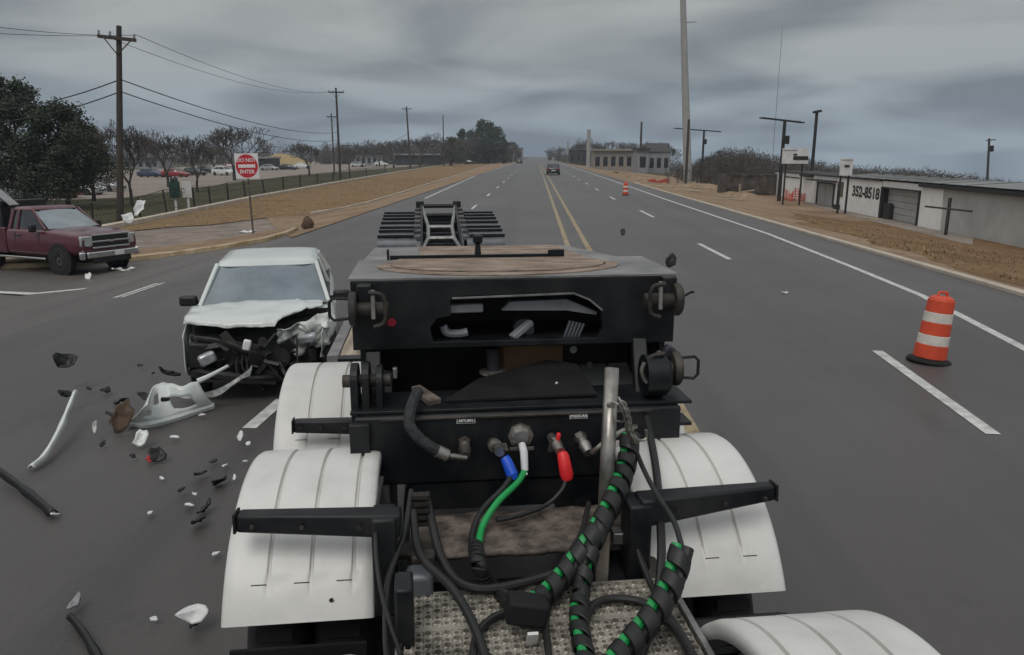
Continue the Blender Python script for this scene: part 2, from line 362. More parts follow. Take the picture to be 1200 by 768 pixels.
def text(s, size, mat, parent, loc, rot, name='lettering', ext=0.002, align='CENTER', fit=None, bold=0.0):
    cu = bpy.data.curves.new(name, 'FONT'); cu.body = s; cu.size = size; cu.extrude = ext; cu.align_x = align; cu.align_y = 'CENTER'; cu.offset = bold
    tmp_ = bpy.data.objects.new(name + '_tmp', cu); COL.objects.link(tmp_); bpy.context.view_layer.update()
    me = bpy.data.meshes.new_from_object(tmp_.evaluated_get(bpy.context.evaluated_depsgraph_get()))
    bpy.data.objects.remove(tmp_); bpy.data.curves.remove(cu); me.name = name
    me.materials.clear(); me.materials.append(MATS[mat]); o = bpy.data.objects.new(name, me); COL.objects.link(o)
    o.parent = parent; o.location = loc; o.rotation_euler = rot
    if fit:
        xs = [v.co.x for v in me.vertices]; k = fit/(max(xs) - min(xs))
        for v in me.vertices: v.co.x *= k
    return o
def spline(pts, n=8):                                     # Catmull-Rom
    pts = [Vector(p) for p in pts]; q = [pts[0]*2 - pts[1]] + pts + [pts[-1]*2 - pts[-2]]; o = []
    for i in range(1, len(q) - 2):
        for k in range(n):
            t = k / n; a, b, c, d = q[i-1], q[i], q[i+1], q[i+2]
            o.append(0.5*((2*b) + (c-a)*t + (2*a-5*b+4*c-d)*t*t + (-a+3*b-3*c+d)*t**3))
    o.append(pts[-1]); return o
def sheet(name, poly, mat, dz, struct_label=None, jit=0.0):        # a sheet lying on the terrain
    if jit:
        q = []
        for a, b in zip(poly, poly[1:] + poly[:1]):
            a, b = Vector(a[:2]), Vector(b[:2]); n = max(1, min(60, int((b - a).length / 1.2)))
            for i in range(n):
                c = a.lerp(b, i/n); o = Vector((mnoise.noise(Vector((c.x*0.45, c.y*0.45, 3))), mnoise.noise(Vector((c.x*0.45, c.y*0.45, 8)))))
                o += 0.5*Vector((mnoise.noise(Vector((c.x*1.3, c.y*1.3, 3))), 0)); q.append(tuple(c + o*jit if c.x > 9.8 else c))
        poly = q
    bm = bmesh.new(); vs = [bm.verts.new((p[0], p[1], 0)) for p in poly]; bm.faces.new(vs)
    bmesh.ops.triangulate(bm, faces=bm.faces[:])
    for x, _ in KN:
        bmesh.ops.bisect_plane(bm, geom=bm.verts[:] + bm.edges[:] + bm.faces[:], plane_co=(x, 0, 0), plane_no=(1, 0, 0), dist=1e-5)
    for v in bm.verts: v.co.z = g(v.co.x) + dz
    bmesh.ops.recalc_face_normals(bm, faces=bm.faces)
    if sum(f.normal.z for f in bm.faces) < 0: bmesh.ops.reverse_faces(bm, faces=bm.faces)
    me = bpy.data.meshes.new(name); bm.to_mesh(me); bm.free(); me.materials.append(MATS[mat])
    o = bpy.data.objects.new(name, me); COL.objects.link(o)
    return struct(o, struct_label)
def strip(name, pts, w, mat, dz, h=0.0):                   # painted line or kerb along a path on the terrain
    pts = [Vector((p[0], p[1], 0)) for p in pts]; Lr = []; Rr = []
    fine = [pts[0]]
    for a, b in zip(pts, pts[1:]):
        n = max(1, int((b - a).length / 1.5)) if len(pts) < 40 else 1
        n = min(n, 60)
        fine += [a + (b - a) * (i + 1) / n for i in range(n)]
    for i, p in enumerate(fine):
        d = (fine[min(i+1, len(fine)-1)] - fine[max(i-1, 0)]).normalized(); a = Vector((-d.y, d.x, 0))
        l, r = p + a*w/2, p - a*w/2
        Lr.append(Vector((l.x, l.y, g(l.x) + dz + h))); Rr.append(Vector((r.x, r.y, g(r.x) + dz + h)))
    m = MB()
    if h:
        loops = [[Lr[i] - Vector((0,0,h+dz+0.05)), Lr[i] - Vector((0,0,0.03)), Lr[i]*0.85 + Rr[i]*0.15, Rr[i]*0.85 + Lr[i]*0.15, Rr[i] - Vector((0,0,0.03)), Rr[i] - Vector((0,0,h+dz+0.05))] for i in range(len(fine))]
        m.loft(loops)
    else: m.grid([[Lr[i], Rr[i]] for i in range(len(fine))])
    o = m.build(name, mat)
    if not h and sum(p.normal.z for p in o.data.polygons) < 0: o.data.flip_normals()
    return struct(o)

# ================================================================== SETTING
def build_ground():
    xs = [k[0] for k in KN]; ys = [-80, 0, 30, 80, 200, 500, 1000, 1480]
    m = MB(); m.grid([[(x, y, g(x)) for x in xs] for y in ys])
    o = m.build('ground', 'earth', smooth=False); struct(o)
    if sum(p.normal.z for p in o.data.polygons) < 0: o.data.flip_normals()
build_ground()
struct(MB().grid([[(-7.8, y, 0.006), (9.2, y, 0.006)] for y in (-40, 60, 400, 1470)]).build('road', 'asphalt', smooth=False))
xy = lambda *pp: [P(*p).xy for p in pp]
# left: side street, slip lane, dry-grass verge, small kerbed island
sheet('side_street', [(-7.8, -40), (-7.8, 62), (-22, 62), (-30, 45), (-60, 36), (-60, -40)], 'worn_asphalt', 0.005)
UP = [(-60, 305), (60, 283), (160, 263), (230, 248), (300, 233), (400, 214.5), (470, 202), (520, 194), (560, 188.5)]
LO = [(590, 189.5), (560, 198), (530, 208), (500, 217), (470, 227), (430, 239), (400, 246), (365, 251.5), (313, 256), (250, 264), (200, 267), (160, 271), (60, 285), (-60, 302)]
sheet('lawn', [(-7.9, 62)] + [tuple(P(u, v).xy) for u, v in UP[:-1]][::-1] + [(-90, 30), (-140, 60), (-140, 420), (-9, 420)], 'lawn', 0.02)
sheet('dry_grass_verge', xy(*UP) + xy(*LO), 'dry_grass', 0.035)
strip('kerb', xy(*UP), 0.34, 'kerb_concrete', 0.0, 0.26)
strip('kerb', xy(*LO[:8]), 0.18, 'kerb_concrete', 0.0, 0.14)
ISL = [(-60, 318), (80, 312), (150, 306), (200, 300.5), (260, 292.5), (310, 283.5), (336, 276), (346, 271)]
ISU = [(330, 270), (290, 279), (240, 286), (190, 293), (130, 299), (40, 305), (-60, 311)]
sheet('island', xy(*ISL) + xy(*ISU), 'bare_dirt', 0.11)
strip('kerb', xy(*ISL), 0.22, 'kerb_yellow', 0.0, 0.15)
sheet('slip_lane', xy((346, 270.5), (372, 251), (313, 256.5), (250, 264.5), (200, 267.5), (160, 271.5), (60, 285.5), (-60, 302.5), (-60, 311), (40, 305), (130, 299), (190, 293), (240, 286), (290, 279), (330, 270)), 'path_concrete', 0.012)
# right: dirt shoulder, orange dry grass, pale pad before the shed
sheet('dirt_shoulder', [(9.2, -40), (9.2, 260), (26, 260), (27, 120), (27, 85), (27, 44), (13.2, 38), (11.6, 25), (11, 12), (10.8, -40)], 'bare_dirt', 0.01, jit=1.2)
sheet('dry_field', [(10.2, -40), (10.4, 12), (11.2, 25), (12.6, 36), (14.5, 45), (17, 49), (30, 50), (46, 20), (46, -40)], 'orange_grass', 0.016, jit=1.6)
strip('kerb', [(9.3, -40), (9.3, 55), (9.6, 75)], 0.26, 'kerb_concrete', 0.0, 0.10)
sheet('concrete_pad', xy((950, 241), (1010, 257), (1110, 281), (1140, 288), (1140, 277), (1110, 270), (985, 246), (930, 232)), 'pale_concrete', 0.024)
sheet('roadside_dirt', [(-7.82, 24)] + [tuple(P(u, v).xy) for u, v in LO[:9]][::-1] + [(-7.82, 300)], 'bare_dirt', 0.03)
sheet('car_park', xy((60, 236), (150, 232), (250, 218), (330, 208), (460, 197), (560, 189), (560, 185.8), (300, 191), (100, 203), (-40, 212), (-60, 232)), 'pale_concrete', 0.04)
# painted markings
def mark(name, pts, w, mat): return strip(name, pts, w, mat, 0.011)
mark('yellow_line', [(0.95, 4.8), (0.95, 260)], 0.15, 'paint_yellow')
mark('yellow_line', [(1.52, 4.8), (1.52, 260)], 0.15, 'paint_yellow')
for a, b in (((1164, 510), (1028, 412)), ((855, 304.5), (819, 286)), ((766, 255), (750, 247))):
    mark('lane_dash', xy(a, b), 0.14, 'paint_white')
y = P(750, 247).y + 9.1
for k in range(9):
    mark('lane_dash', [(4.75, y), (4.75, y + 3.05)], 0.13, 'paint_white'); y += 12.19
mark('lane_dash', xy((292, 503), (331, 469)), 0.14, 'paint_white')
y = P(573, 230).y - 12.19 * 2
for k in range(10):
    mark('lane_dash', [(-3.15, y), (-3.15, y + 3.05)], 0.14, 'paint_white'); y += 12.19
e = [P(*q).xy for q in ((1330, 478), (1200, 409), (1080, 347), (1000, 314), (900, 274.5), (780, 234))]
mark('edge_line', [tuple(q) for q in e] + [(8.0, 80), (8.1, 300)], 0.15, 'paint_white')
mark('edge_line', xy((498, 233), (560, 205)) + [(-7.4, 160), (-7.4, 320)], 0.14, 'paint_white')
mark('stop_line', xy((138, 349), (188, 332)), 0.22, 'paint_white')
mark('stop_line', xy((-20, 342), (100, 339)), 0.22, 'paint_white')

# distant terrain: low golden mound behind the car park
def mound(name, c, rx, ry, h, mat):
    m = MB(); n = 20
    rows = []
    for i in range(n + 1):
        row = []
        for j in range(n + 1):
            a, b = -1 + 2*i/n, -1 + 2*j/n; d = min(1, math.hypot(a, b))
            row.append((c.x + a*rx, c.y + b*ry, c.z - 0.3 + h * (math.cos(d*math.pi) * 0.5 + 0.5) * (1 + 0.15*mnoise.noise(Vector((a*3, b*3, 1))))))
        rows.append(row)
    return struct(m.grid(rows).build(name, mat))
mound('hill', bpos(345, 300), 15, 12, 4.6, 'gold_grass')

# ------------------------------------------------------------------ grass tufts
def tufts(name, label, area, n, mat, h, parent_z=0.1, seed=1):
    rnd = random.Random(seed); m = MB(); v = []; f = []
    (x0, x1), (y0, y1), test = area; cnt = 0
    while cnt < n:
        x, y = rnd.uniform(x0, x1), y0 + (y1 - y0) * rnd.random() ** 1.6
        if not test(x, y): continue
        if mnoise.noise(Vector((x*0.35, y*0.2, seed))) < rnd.uniform(-0.55, 0.35): continue
        cnt += 1; z = g(x) + parent_z - 0.01
        for k in range(5):
            a = rnd.uniform(0, 6.28); hh = h * rnd.uniform(0.5, 1.2); w = 0.006 + 0.0003 * y; l = rnd.uniform(0.3, 1.0) * hh
            dx, dy = math.cos(a), math.sin(a); o = len(v)
            v += [(x - dy*w, y + dx*w, z), (x + dy*w, y - dx*w, z), (x + dx*l, y + dy*l, z + hh)]
            f.append((o, o+1, o+2))
    m.v = v; m.f = f
    o = m.build(name, mat, smooth=False, recalc=False); tag(o, label, 'grass', kind='stuff'); return o
def inpoly(poly):
    def t(x, y):
        c = False; j = len(poly) - 1
        for i in range(len(poly)):
            a, b = poly[i], poly[j]
            if (a[1] > y) != (b[1] > y) and x < (b[0]-a[0]) * (y-a[1]) / (b[1]-a[1]) + a[0]: c = not c
            j = i
        return c
    return t
vp = [tuple(q) for q in xy(*UP) + xy(*LO)]
tufts('verge_grass', 'short dry straw grass growing on the kerbed verge', ((-45, -8), (20, 110), inpoly(vp)), 2600, 'straw', 0.06, 0.035)
tufts('field_grass', 'rough straw coloured grass on the bank before the white shed', ((10.5, 34), (8, 52), inpoly([(10.6, 8), (11.4, 25), (13.4, 40), (17, 44), (19, 30), (22, 8)])), 2600, 'straw', 0.09, 0.02, 5)

# ------------------------------------------------------------------ trees
def bare_mesh(seed, up=0.85, levels=7):
    rnd = random.Random(seed); m = MB()
    def grow(p, d, ln, r, lev):
        bend = Vector((rnd.uniform(-1,1), rnd.uniform(-1,1), rnd.uniform(-.3,.6))) * 0.16
        q = p + d * ln * 0.5; d2 = (d + bend).normalized(); e = q + d2 * ln * 0.5
        r2 = max(0.0042, r * 0.70)
        m.tube([p, q, e], [r, (r + r2)/2, r2], 5 if lev < 2 else 3, caps=False)
        if lev >= levels: return
        k = 3 if lev < 4 else 2
        for i in range(k):
            az = 2*math.pi*(i + rnd.random()*0.7)/k; sp = rnd.uniform(0.35, 0.85)
            side = Vector((math.cos(az), math.sin(az), 0)); side = (side - d2*side.dot(d2)).normalized()
            nd = (d2 * math.cos(sp) + side * math.sin(sp) + Vector((0,0,up*0.25))).normalized()
            st = e if i < 2 else q.lerp(e, rnd.uniform(0.2, 0.9))
            grow(st, nd, ln * rnd.uniform(0.64, 0.88), max(0.0042, r2 * rnd.uniform(0.65, 0.95)), lev + 1)
    grow(Vector((0,0,-0.02)), Vector((0,0,1)), 0.24, 0.026, 0)
    zm = max(q[2] for q in m.v); m.v = [(a/zm, b/zm, c/zm if c > 0 else c) for a, b, c in m.v]
    tr = MB(); tr.tube([(0,0,-0.03), (0,0,0.1), (0,0,0.2)], [0.03, 0.024, 0.022], 8)
    return m.mesh('crown', 'twig', smooth=False, recalc=False), tr.mesh('trunk', 'bark')
BARE = [bare_mesh(s) for s in (3, 11, 23, 40)]
def bare_tree(base, h, wid, label, group, k=0, rz=0.0, name='bare_tree'):
    t = thing(name, label, 'tree', base, rz, group); t.scale = (wid, wid, h)
    for nm, me in (('crown', BARE[k % 4][0]), ('trunk', BARE[k % 4][1])):
        o = bpy.data.objects.new(nm, me); COL.objects.link(o); o.parent = t
    return t
def px_tree(u, y, vtop, wpx, label, group, k, name='bare_tree', rz=0.0):
    b = bpos(u, y); h = top_z(b, vtop) - b.z; w = wpx * y / FPX
    bare_tree(b, h, w * 1.05, label, group, k, rz, name)
px_tree(171, 50, 139, 66, 'bare winter tree standing beside the tall wooden pole with crossarm', None, 0)
px_tree(214, 82, 150, 62, 'bare winter tree behind the dark green cabinet and white sign', None, 1)
px_tree(246, 70, 158, 50, 'slim bare tree between the white sign and the do not enter sign', None, 2)
px_tree(289, 105, 147, 72, 'broad bare tree rising behind the do not enter sign', None, 3)
px_tree(267, 150, 163, 40, 'bare tree beyond the car park', 'bare trees beyond the car park', 1, rz=2)
px_tree(196, 150, 158, 50, 'bare tree beyond the car park', 'bare trees beyond the car park', 2, rz=1)
px_tree(373, 130, 165, 44, 'low bushy bare tree beside the golden mound', None, 0, rz=1.4)
rnd = random.Random(4)
for i, (u, y, vt, w) in enumerate(((418, 190, 170, 30), (433, 230, 166, 34), (452, 240, 168, 34), (468, 210, 164, 40), (497, 230, 160, 44), (513, 260, 155, 36), (531, 250, 163, 40), (548, 280, 160, 36))):
    px_tree(u, y, vt, w, 'bare tree in the row along the far left roadside', 'bare trees along the far left roadside', i, rz=rnd.uniform(0, 6))
for i, (u, y, vt, w) in enumerate(((672, 300, 166, 24), (690, 320, 161, 30), (706, 330, 165, 28), (728, 300, 166, 30), (757, 260, 165, 34), (775, 230, 166, 34), (640, 700, 176, 12), (655, 560, 173, 14))):
    px_tree(u, y, vt, w, 'bare tree behind the low buildings right of the road', 'bare trees behind the roadside buildings', i, rz=rnd.uniform(0, 6))

def leafy(name, base, h, rad, crown_lo, label, seed, mat='leaf_dark', n=6500, leaf=0.16, group=None, trunk_r=0.16):
    rnd = random.Random(seed); t = thing(name, label, 'tree', base, 0, group)
    tr = MB(); tr.tube(spline([(0,0,-0.15), (0.06,0.03,h*0.2), (-0.05,0.05,h*0.45), (0.05,0,h*0.72)], 5), [trunk_r*(1 - 0.045*i) for i in range(16)], 8)
    cl = []
    for i in range(64):
        a = rnd.uniform(0, 6.283); zz = rnd.random(); prof = (0.62 + 0.55*math.sin(math.pi*min(1, zz*0.85 + 0.12))) * (1 - 0.55*zz**2.2)
        rr = rad * prof * rnd.uniform(0.35, 0.95)
        cl.append((Vector((rr*math.cos(a), rr*math.sin(a), crown_lo + (h - crown_lo)*(0.06 + 0.9*zz))), rad*rnd.uniform(0.17, 0.36)*(1 - 0.35*zz)))
    for c, _ in cl[::3]:
        s = Vector((0, 0, max(crown_lo*0.7, c.z - 0.5*math.hypot(c.x, c.y) - 0.4)))
        tr.tube([s, s.lerp(c, 0.5) + Vector((0,0,0.15)), c], [trunk_r*0.35, trunk_r*0.22, 0.02], 5, caps=False)
    tr.build('trunk', 'bark', t)
    m = MB(); v = []; f = []
    for i in range(n):
        c, r = cl[rnd.randrange(len(cl))]
        d = Vector((rnd.gauss(0,1), rnd.gauss(0,1), rnd.gauss(0,0.8))).normalized() * r * rnd.random()**0.45 * rnd.uniform(0.8, 1.25)
        p = c + d; a = Vector((rnd.gauss(0,1), rnd.gauss(0,1), rnd.gauss(0,1))).normalized(); b = a.orthogonal().normalized()
        a *= leaf*rnd.uniform(0.6, 1.4); b *= leaf*rnd.uniform(0.3, 0.7); o = len(v)
        v += [p - a*0.5, p + b*0.5, p + a*0.5, p - b*0.5]; f.append((o, o+1, o+2, o+3))
    m.v = [tuple(q) for q in v]; m.f = f
    m.build('crown', mat, t, smooth=False, recalc=False)
    return t
def px_leafy(u, y, vtop, wpx, vlow, label, seed, **kw):
    b = bpos(u, y); h = top_z(b, vtop) - b.z; lo = top_z(b, vlow) - b.z
    return leafy('evergreen_tree', b, h, wpx*y/FPX/2, lo, label, seed, **kw)
px_leafy(2, 52, 66, 125, 230, 'tallest dark evergreen tree, standing behind the maroon pickup bed', 1, n=19000, leaf=0.19)
px_leafy(50, 48, 90, 118, 229, 'dark evergreen oak with a pointed crown behind the maroon pickup cab', 2, n=19000, leaf=0.19)
px_leafy(98, 47, 122, 108, 227, 'broad dark evergreen oak between the pointed oak and the wooden pole', 3, n=17000, leaf=0.19)
px_leafy(128, 56, 148, 74, 222, 'smallest evergreen oak, half hidden by the tall wooden pole', 5, n=9000, mat='leaf_olive')
px_leafy(570, 300, 142, 50, 190, 'dense dark round-headed tree at the bend of the far left roadside', 6, n=9000, leaf=0.8, trunk_r=0.35)
px_leafy(549, 320, 152, 42, 189, 'lower dark bushy tree leaning into the round-headed roadside tree', 7, n=6000, leaf=0.8, trunk_r=0.3)
px_leafy(600, 420, 167, 20, 183, 'small dark tree past the round-headed roadside tree', 8, n=2000, leaf=0.7, trunk_r=0.3)
px_leafy(533, 240, 161, 30, 188, 'olive green bushy tree among bare roadside trees', 9, n=2500, leaf=0.5, mat='leaf_olive', trunk_r=0.25)

def woods(name, label, spots, seed, mat='woods', hmin=3.0, hmax=6.0, w=0.14, n=42):
    rnd = random.Random(seed); v = []; f = []
    for x, y, hs in spots:
        z = g(x); h = rnd.uniform(hmin, hmax) * hs; cw = h * rnd.uniform(0.22, 0.36)
        for k in range(n):
            if k < 3:                                    # stems
                s = Vector((x + rnd.gauss(0, .15), y + rnd.gauss(0, .15), z)); e = Vector((x + rnd.gauss(0, .25)*cw, y, z + h*rnd.uniform(0.6, 0.9))); wd = w*0.8
            else:                                        # twigs spread through a rounded crown
                a = rnd.uniform(0, 6.283); q = rnd.random()**0.5; t = rnd.random(); r = cw*q*math.sin(math.pi*(0.15 + 0.8*t))
                s = Vector((x + r*math.cos(a), y + r*math.sin(a), z + h*(0.18 + 0.78*t)))
                e = s + Vector((math.cos(a)*0.35 + rnd.gauss(0, .3), math.sin(a)*0.35 + rnd.gauss(0, .3), rnd.uniform(0.1, 0.9)))*h*rnd.uniform(0.06, 0.17); wd = w*rnd.uniform(0.35, 1.0)
            b = (e - s).cross(Vector((rnd.gauss(0, 1), rnd.gauss(0, 1), 0.3)))
            if b.length < 1e-6: continue
            b = b.normalized()*wd*0.5; o = len(v); v += [tuple(s - b), tuple(s + b), tuple(e)]; f.append((o, o+1, o+2))
    m = MB(); m.v = v; m.f = f
    return tag(m.build(name, mat, smooth=False, recalc=False), label, 'woods', kind='stuff')
rnd = random.Random(12); spots = []
prof = ((800, 168), (860, 172), (900, 180), (950, 187), (1000, 192), (1060, 195), (1120, 202), (1160, 208), (1200, 215), (1300, 230))
def vt_at(u):
    for (a, va), (b, vb) in zip(prof, prof[1:]):
        if u <= b: return va + (vb - va)*max(0, (u - a))/(b - a)
    return prof[-1][1]
for i in range(3400):
    u = rnd.uniform(770, 1290); yy = rnd.uniform(110, 260); b = bpos(u, yy)
    hgt = (top_z(b, vt_at(u) + rnd.uniform(2, 12)) - b.z) * min(1, max(0.25, (u - 765)/70)) * (1 + 0.25*mnoise.noise(Vector((b.x*0.06, b.y*0.06, 5))))
    if u < 830 and rnd.random() > (u - 760)/70: continue
    if hgt < 1.2: continue
    spots.append((b.x, b.y, min(hgt, 11) / 4.7))
woods('distant_woods', 'brown leafless wood covering the slope behind the white shed', spots, 2, hmin=4.2, hmax=4.8, w=0.17)
spots = []
for i in range(1500):
    u = rnd.uniform(60, 610) if i % 2 else rnd.uniform(390, 600); yy = rnd.uniform(300, 420); b = bpos(u, yy); spots.append((b.x, b.y, rnd.uniform(0.6, 1.35)*(1.0 + 0.4*mnoise.noise(Vector((u*0.02, 0, 3))))))
woods('distant_scrub', 'low brown scrub along the horizon past the car park', spots, 3, hmin=5, hmax=8, w=0.5)
spots = []
for i in range(420):
    u = rnd.uniform(640, 800); yy = rnd.uniform(380, 520); b = bpos(u, yy); spots.append((b.x, b.y, rnd.uniform(0.5, 1.0)))
woods('roadside_scrub', 'brown scrub far along the right of the road', spots, 4, hmin=5, hmax=9, w=0.5)

# ================================================================== POLES, WIRES, SIGNS, FENCE
def utility_pole(u, vb, vtop, label, arm=2.4, r=0.15, tilt=0.0, name='utility_pole', gear=True, azim=0.25, y=None, mat='pole_wood'):
    b = P(u, vb) if y is None else bpos(u, y)
    zt = top_z(b, vtop); h = zt - b.z
    t = thing(name, label, 'utility pole', b, azim); t.rotation_euler = (0, tilt, azim)
    MB().tube([(0,0,-0.4), (0,0,h*0.5), (0,0,h)], [r, r*0.85, r*0.68], 10).build('post', mat, t)
    ends = []
    if arm:
        MB().box(-arm/2, arm/2, -r-0.1, -r*0.6, h-0.65, h-0.5).build('crossarm', mat, t, smooth=False)
        for s in (-0.95, -0.35, 0.95):
            MB().lathe([(0,0.03),(0.05,0.06),(0.1,0.035),(0.14,0.06),(0.2,0.03)], (s*arm/2, -r-0.05, h-0.5), 'z', 8).build('insulator', 'far_grey', t)
        MB().beam((-0.6,-r*0.9,h-0.65), (0,-r*0.9,h-1.3), 0.04, 0.04).beam((0.6,-r*0.9,h-0.65), (0,-r*0.9,h-1.3), 0.04, 0.04).build('brace', 'grimy_steel', t)
    return t, b, h
p1, b1, h1 = utility_pole(141, 262, 29, 'tall wooden power pole with angled crossarm beside the dark evergreen oaks', 1.75, 0.17, tilt=R(6.3), azim=0.0)
p2, b2, h2 = utility_pole(399, 212, 103, 'wooden power pole with short crossarm at the end of the wire fence', 2.0, 0.17)
p3, b3, h3 = utility_pole(392, 206, 133, 'shorter wooden pole just behind the fence end power pole', 1.6, 0.14)
p4, b4, h4 = utility_pole(481, 198.5, 125, 'dark slightly leaning power pole alone beside the far left verge', 2.4, 0.24, tilt=-0.035)
p5, b5, h5 = utility_pole(524, 193, 135, 'thin distant pole among the far left bare trees', 0, 0.2, y=230)
utility_pole(509, 193, 158, 'thin short distant pole left of the round-headed dark tree', 0, 0.2, y=300)
def wire(a, b, sag, label, r=0.022):
    a, b = Vector(a), Vector(b); c = (a + b)/2
    pts = [a.lerp(b, i/24) - Vector((0,0,sag*4*(i/24)*(1 - i/24))) - c for i in range(25)]
    tag(MB().tube(pts, r, 5).build('power_line', 'wire', None, loc=c), label, 'power line')
for i, (ox, dz1, dz2, lab) in enumerate(((-0.8, -0.4, -0.4, 'outer'), (0.8, -0.4, -0.4, 'inner'))):
    a = b1 + Vector((ox + 0.110*(h1 + dz1), 0.1, h1*0.994 + dz1)); c = b2 + Vector((ox, 0, h2 + dz2))
    wire(a, c, 1.1, f'{lab} of the two thin top wires running between crossarms of left roadside poles', 0.013)
    wire(a, at_y(-60, 24 + 12*i, b1.y - 6), 0.1, f'{lab} top wire leaving the tall pole crossarm over the evergreen oaks', 0.012)
for i, dz in enumerate((2.4, 2.95)):
    a = b1 + Vector((0.1 + 0.110*(h1 - dz), -0.1, (h1 - dz)*0.994)); c = b2 + Vector((0.1, 0, h2 - 5.6 - 1.0*i))
    wire(a, c, 0.9, ('upper' if i == 0 else 'lower') + ' thick cable strung at mid height from the tall pole to the fence end pole', 0.026)
    wire(a, at_y(-60, 130 + 14*i, b1.y + 10), 0.5, ('upper' if i == 0 else 'lower') + ' thick cable from the tall pole passing behind the evergreen crowns', 0.028)
wire(b2 + Vector((0, 0, h2 - 7.2)), b4 + Vector((0, 0, h4 - 6)), 1.2, 'low cable between the fence end pole and the leaning pole', 0.05)

# right-hand poles
def lattice_pole(u, y, vtop, r0, r1, label, mat, cat='pole', name='steel_pole'):
    b = bpos(u, y); h = top_z(b, vtop) - b.z
    t = thing(name, label, cat, b)
    MB().tube([(0,0,-0.3), (0,0,h)], [r0, r1], 14).build('shaft', mat, t)
    MB().lathe([(-0.1, r0*1.6), (0.25, r0*1.6), (0.3, r0*1.1)], (0,0,0), 'z', 14).build('footing', mat, t)
    return t, b, h
tmp, bm_, hm_ = lattice_pole(797.5, 118, -22, 0.66, 0.40, 'towering pale steel transmission pole beside the right shoulder', 'concrete_pole')
tmp.rotation_euler = (0, R(-4.5), 0)
ga = top_z(bm_, 26)-bm_.z
MB().beam((0.3,0,ga), (1.9,-0.2,ga-0.1), 0.16, 0.16, 0.08, 0.08).build('bracket_arm', 'concrete_pole', tmp)
t, b, h = lattice_pole(795, 108, 140, 0.22, 0.16, 'dark wooden pole just in front of the towering pale steel pole', 'pole_wood', name='wooden_pole')
lattice_pole(685, 210, 152, 0.55, 0.5, 'pale concrete column rising beside the cream roadside building', 'concrete_pole', name='concrete_column')
lattice_pole(662, 420, 166, 0.6, 0.5, 'pale distant column beside the far right roadside', 'concrete_pole', name='concrete_column')
lattice_pole(743, 240, 143, 0.4, 0.3, 'thin dark chimney-like pole behind the roadside buildings', 'pole_wood', name='wooden_pole')
t, b, h = lattice_pole(1136, 120, 162, 0.2, 0.15, 'lone wooden pole standing in the wood behind the grey end of the shed', 'pole_wood', name='wooden_pole')
t.rotation_euler = (0, R(-5), 0)
MB().box(-0.5, 0.9, -0.12, -0.02, h-0.35, h-0.2).build('crossarm', 'pole_wood', t)
MB().lathe([(0,0.25),(0.9,0.25)], (0.35,-0.2,h-2.0), 'z', 10).build('transformer', 'dark_trim', t)
lattice_pole(890.5, 300, 33, 0.14, 0.09, 'very faint slim radio mast standing far behind the T-shaped lamp poles', 'far_grey', cat='mast', name='radio_mast')
def t_pole(u, vb, vtop, ul, ur, label, tilt, y=None, gear=True):
    b = P(u, vb) if y is None else bpos(u, y); h = top_z(b, vtop) - b.z; s = b.y / FPX
    t = thing('lamp_pole', label, 'lamp pole', b)
    MB().tube([(0,0,-0.3), (0,0,h)], [0.19, 0.15], 10).build('post', 'dark_trim', t)
    MB().beam(((ul-u)*s, 0, h + tilt), ((ur-u)*s, 0, h - tilt), 0.16, 0.16).build('crossbar', 'dark_trim', t, smooth=False)
    for q in (ul, ur):
        MB().obox(((q-u)*s, -0.05, h + tilt*(1 if q < u else -1) - 0.02), (0.5, 0.22, 0.12)).build('lamp_head', 'dark_trim', t, bevel=0.02)
    if gear:
        MB().obox((0.2, -0.2, h-1.75), (0.45, 0.4, 0.75)).build('control_box', 'plain_black', t, bevel=0.02)
    return t
t_pole(912.5, 236, 141, 887, 931, 'T-shaped lamp pole standing in front of the far end of the white shed', 0.2)
t_pole(812.5, 212, 152.5, 780, 830, 'T-shaped lamp pole beside the towering steel pole', 0.25, y=120)
t, b, h = lattice_pole(935.5, 92, 131, 0.2, 0.17, 'dark camera pole right of the T-shaped lamp pole at the shed', 'dark_trim', cat='camera pole', name='camera_pole')
MB().obox((0, -0.1, h), (0.95, 0.4, 0.28), (0, R(-10), 0)).build('camera_head', 'dark_trim', t, bevel=0.03)

# boards at the shed
def board(name, u0, u1, v0, v1, y, vb, label, lines, cat='sign', mat='sign_dull'):
    a = at_y(u0, v1, y); c = at_y(u1, v0, y); w = c.x - a.x; hh = c.z - a.z
    bx = (a.x + c.x)/2; base = Vector((bx, y, g(bx)))
    t = thing(name, label, cat, base); z0 = a.z - base.z
    MB().box(-w/2, w/2, -0.06, 0.06, z0, z0 + hh).build('panel', mat, t, bevel=0.01)
    for sx in (-0.32, 0.32):
        MB().box(sx*w - 0.06, sx*w + 0.06, 0.062, 0.18, -0.3, z0 + hh*0.9).build('post', 'dark_trim', t)
    for s, fx, fz, sz in lines:
        text(s, sz, 'plain_black', t, (fx*w, -0.066, z0 + fz*hh), (R(90), 0, 0), ext=0.004, bold=0.01)
    return t
sb = board('billboard', 916, 948, 174, 192, 66, 230, 'wide white hoarding with dark lower corner on posts before the shed', [])
zz0 = at_y(916, 192, 66).z - sb.location.z; ww = at_y(948, 192, 66).x - at_y(916, 192, 66).x
MB().box(-0.08*ww, 0.47*ww, -0.085, -0.064, zz0 + 0.30, zz0 + 0.62).build('dark_band', 'dark_trim', sb)
MB().box(-0.08*ww, 0.06*ww, -0.085, -0.064, zz0 + 0.66, zz0 + 0.82).build('dark_block', 'dark_trim', sb)
MB().box(-0.47*ww, 0.06*ww, -0.085, -0.064, zz0 + 1.06, zz0 + 1.15).build('rule_line', 'far_grey', sb)
s2 = board('roof_sign', 983.5, 1000, 185.5, 206, 56, 220, 'small pale square sign board rising over the shed roof', [])
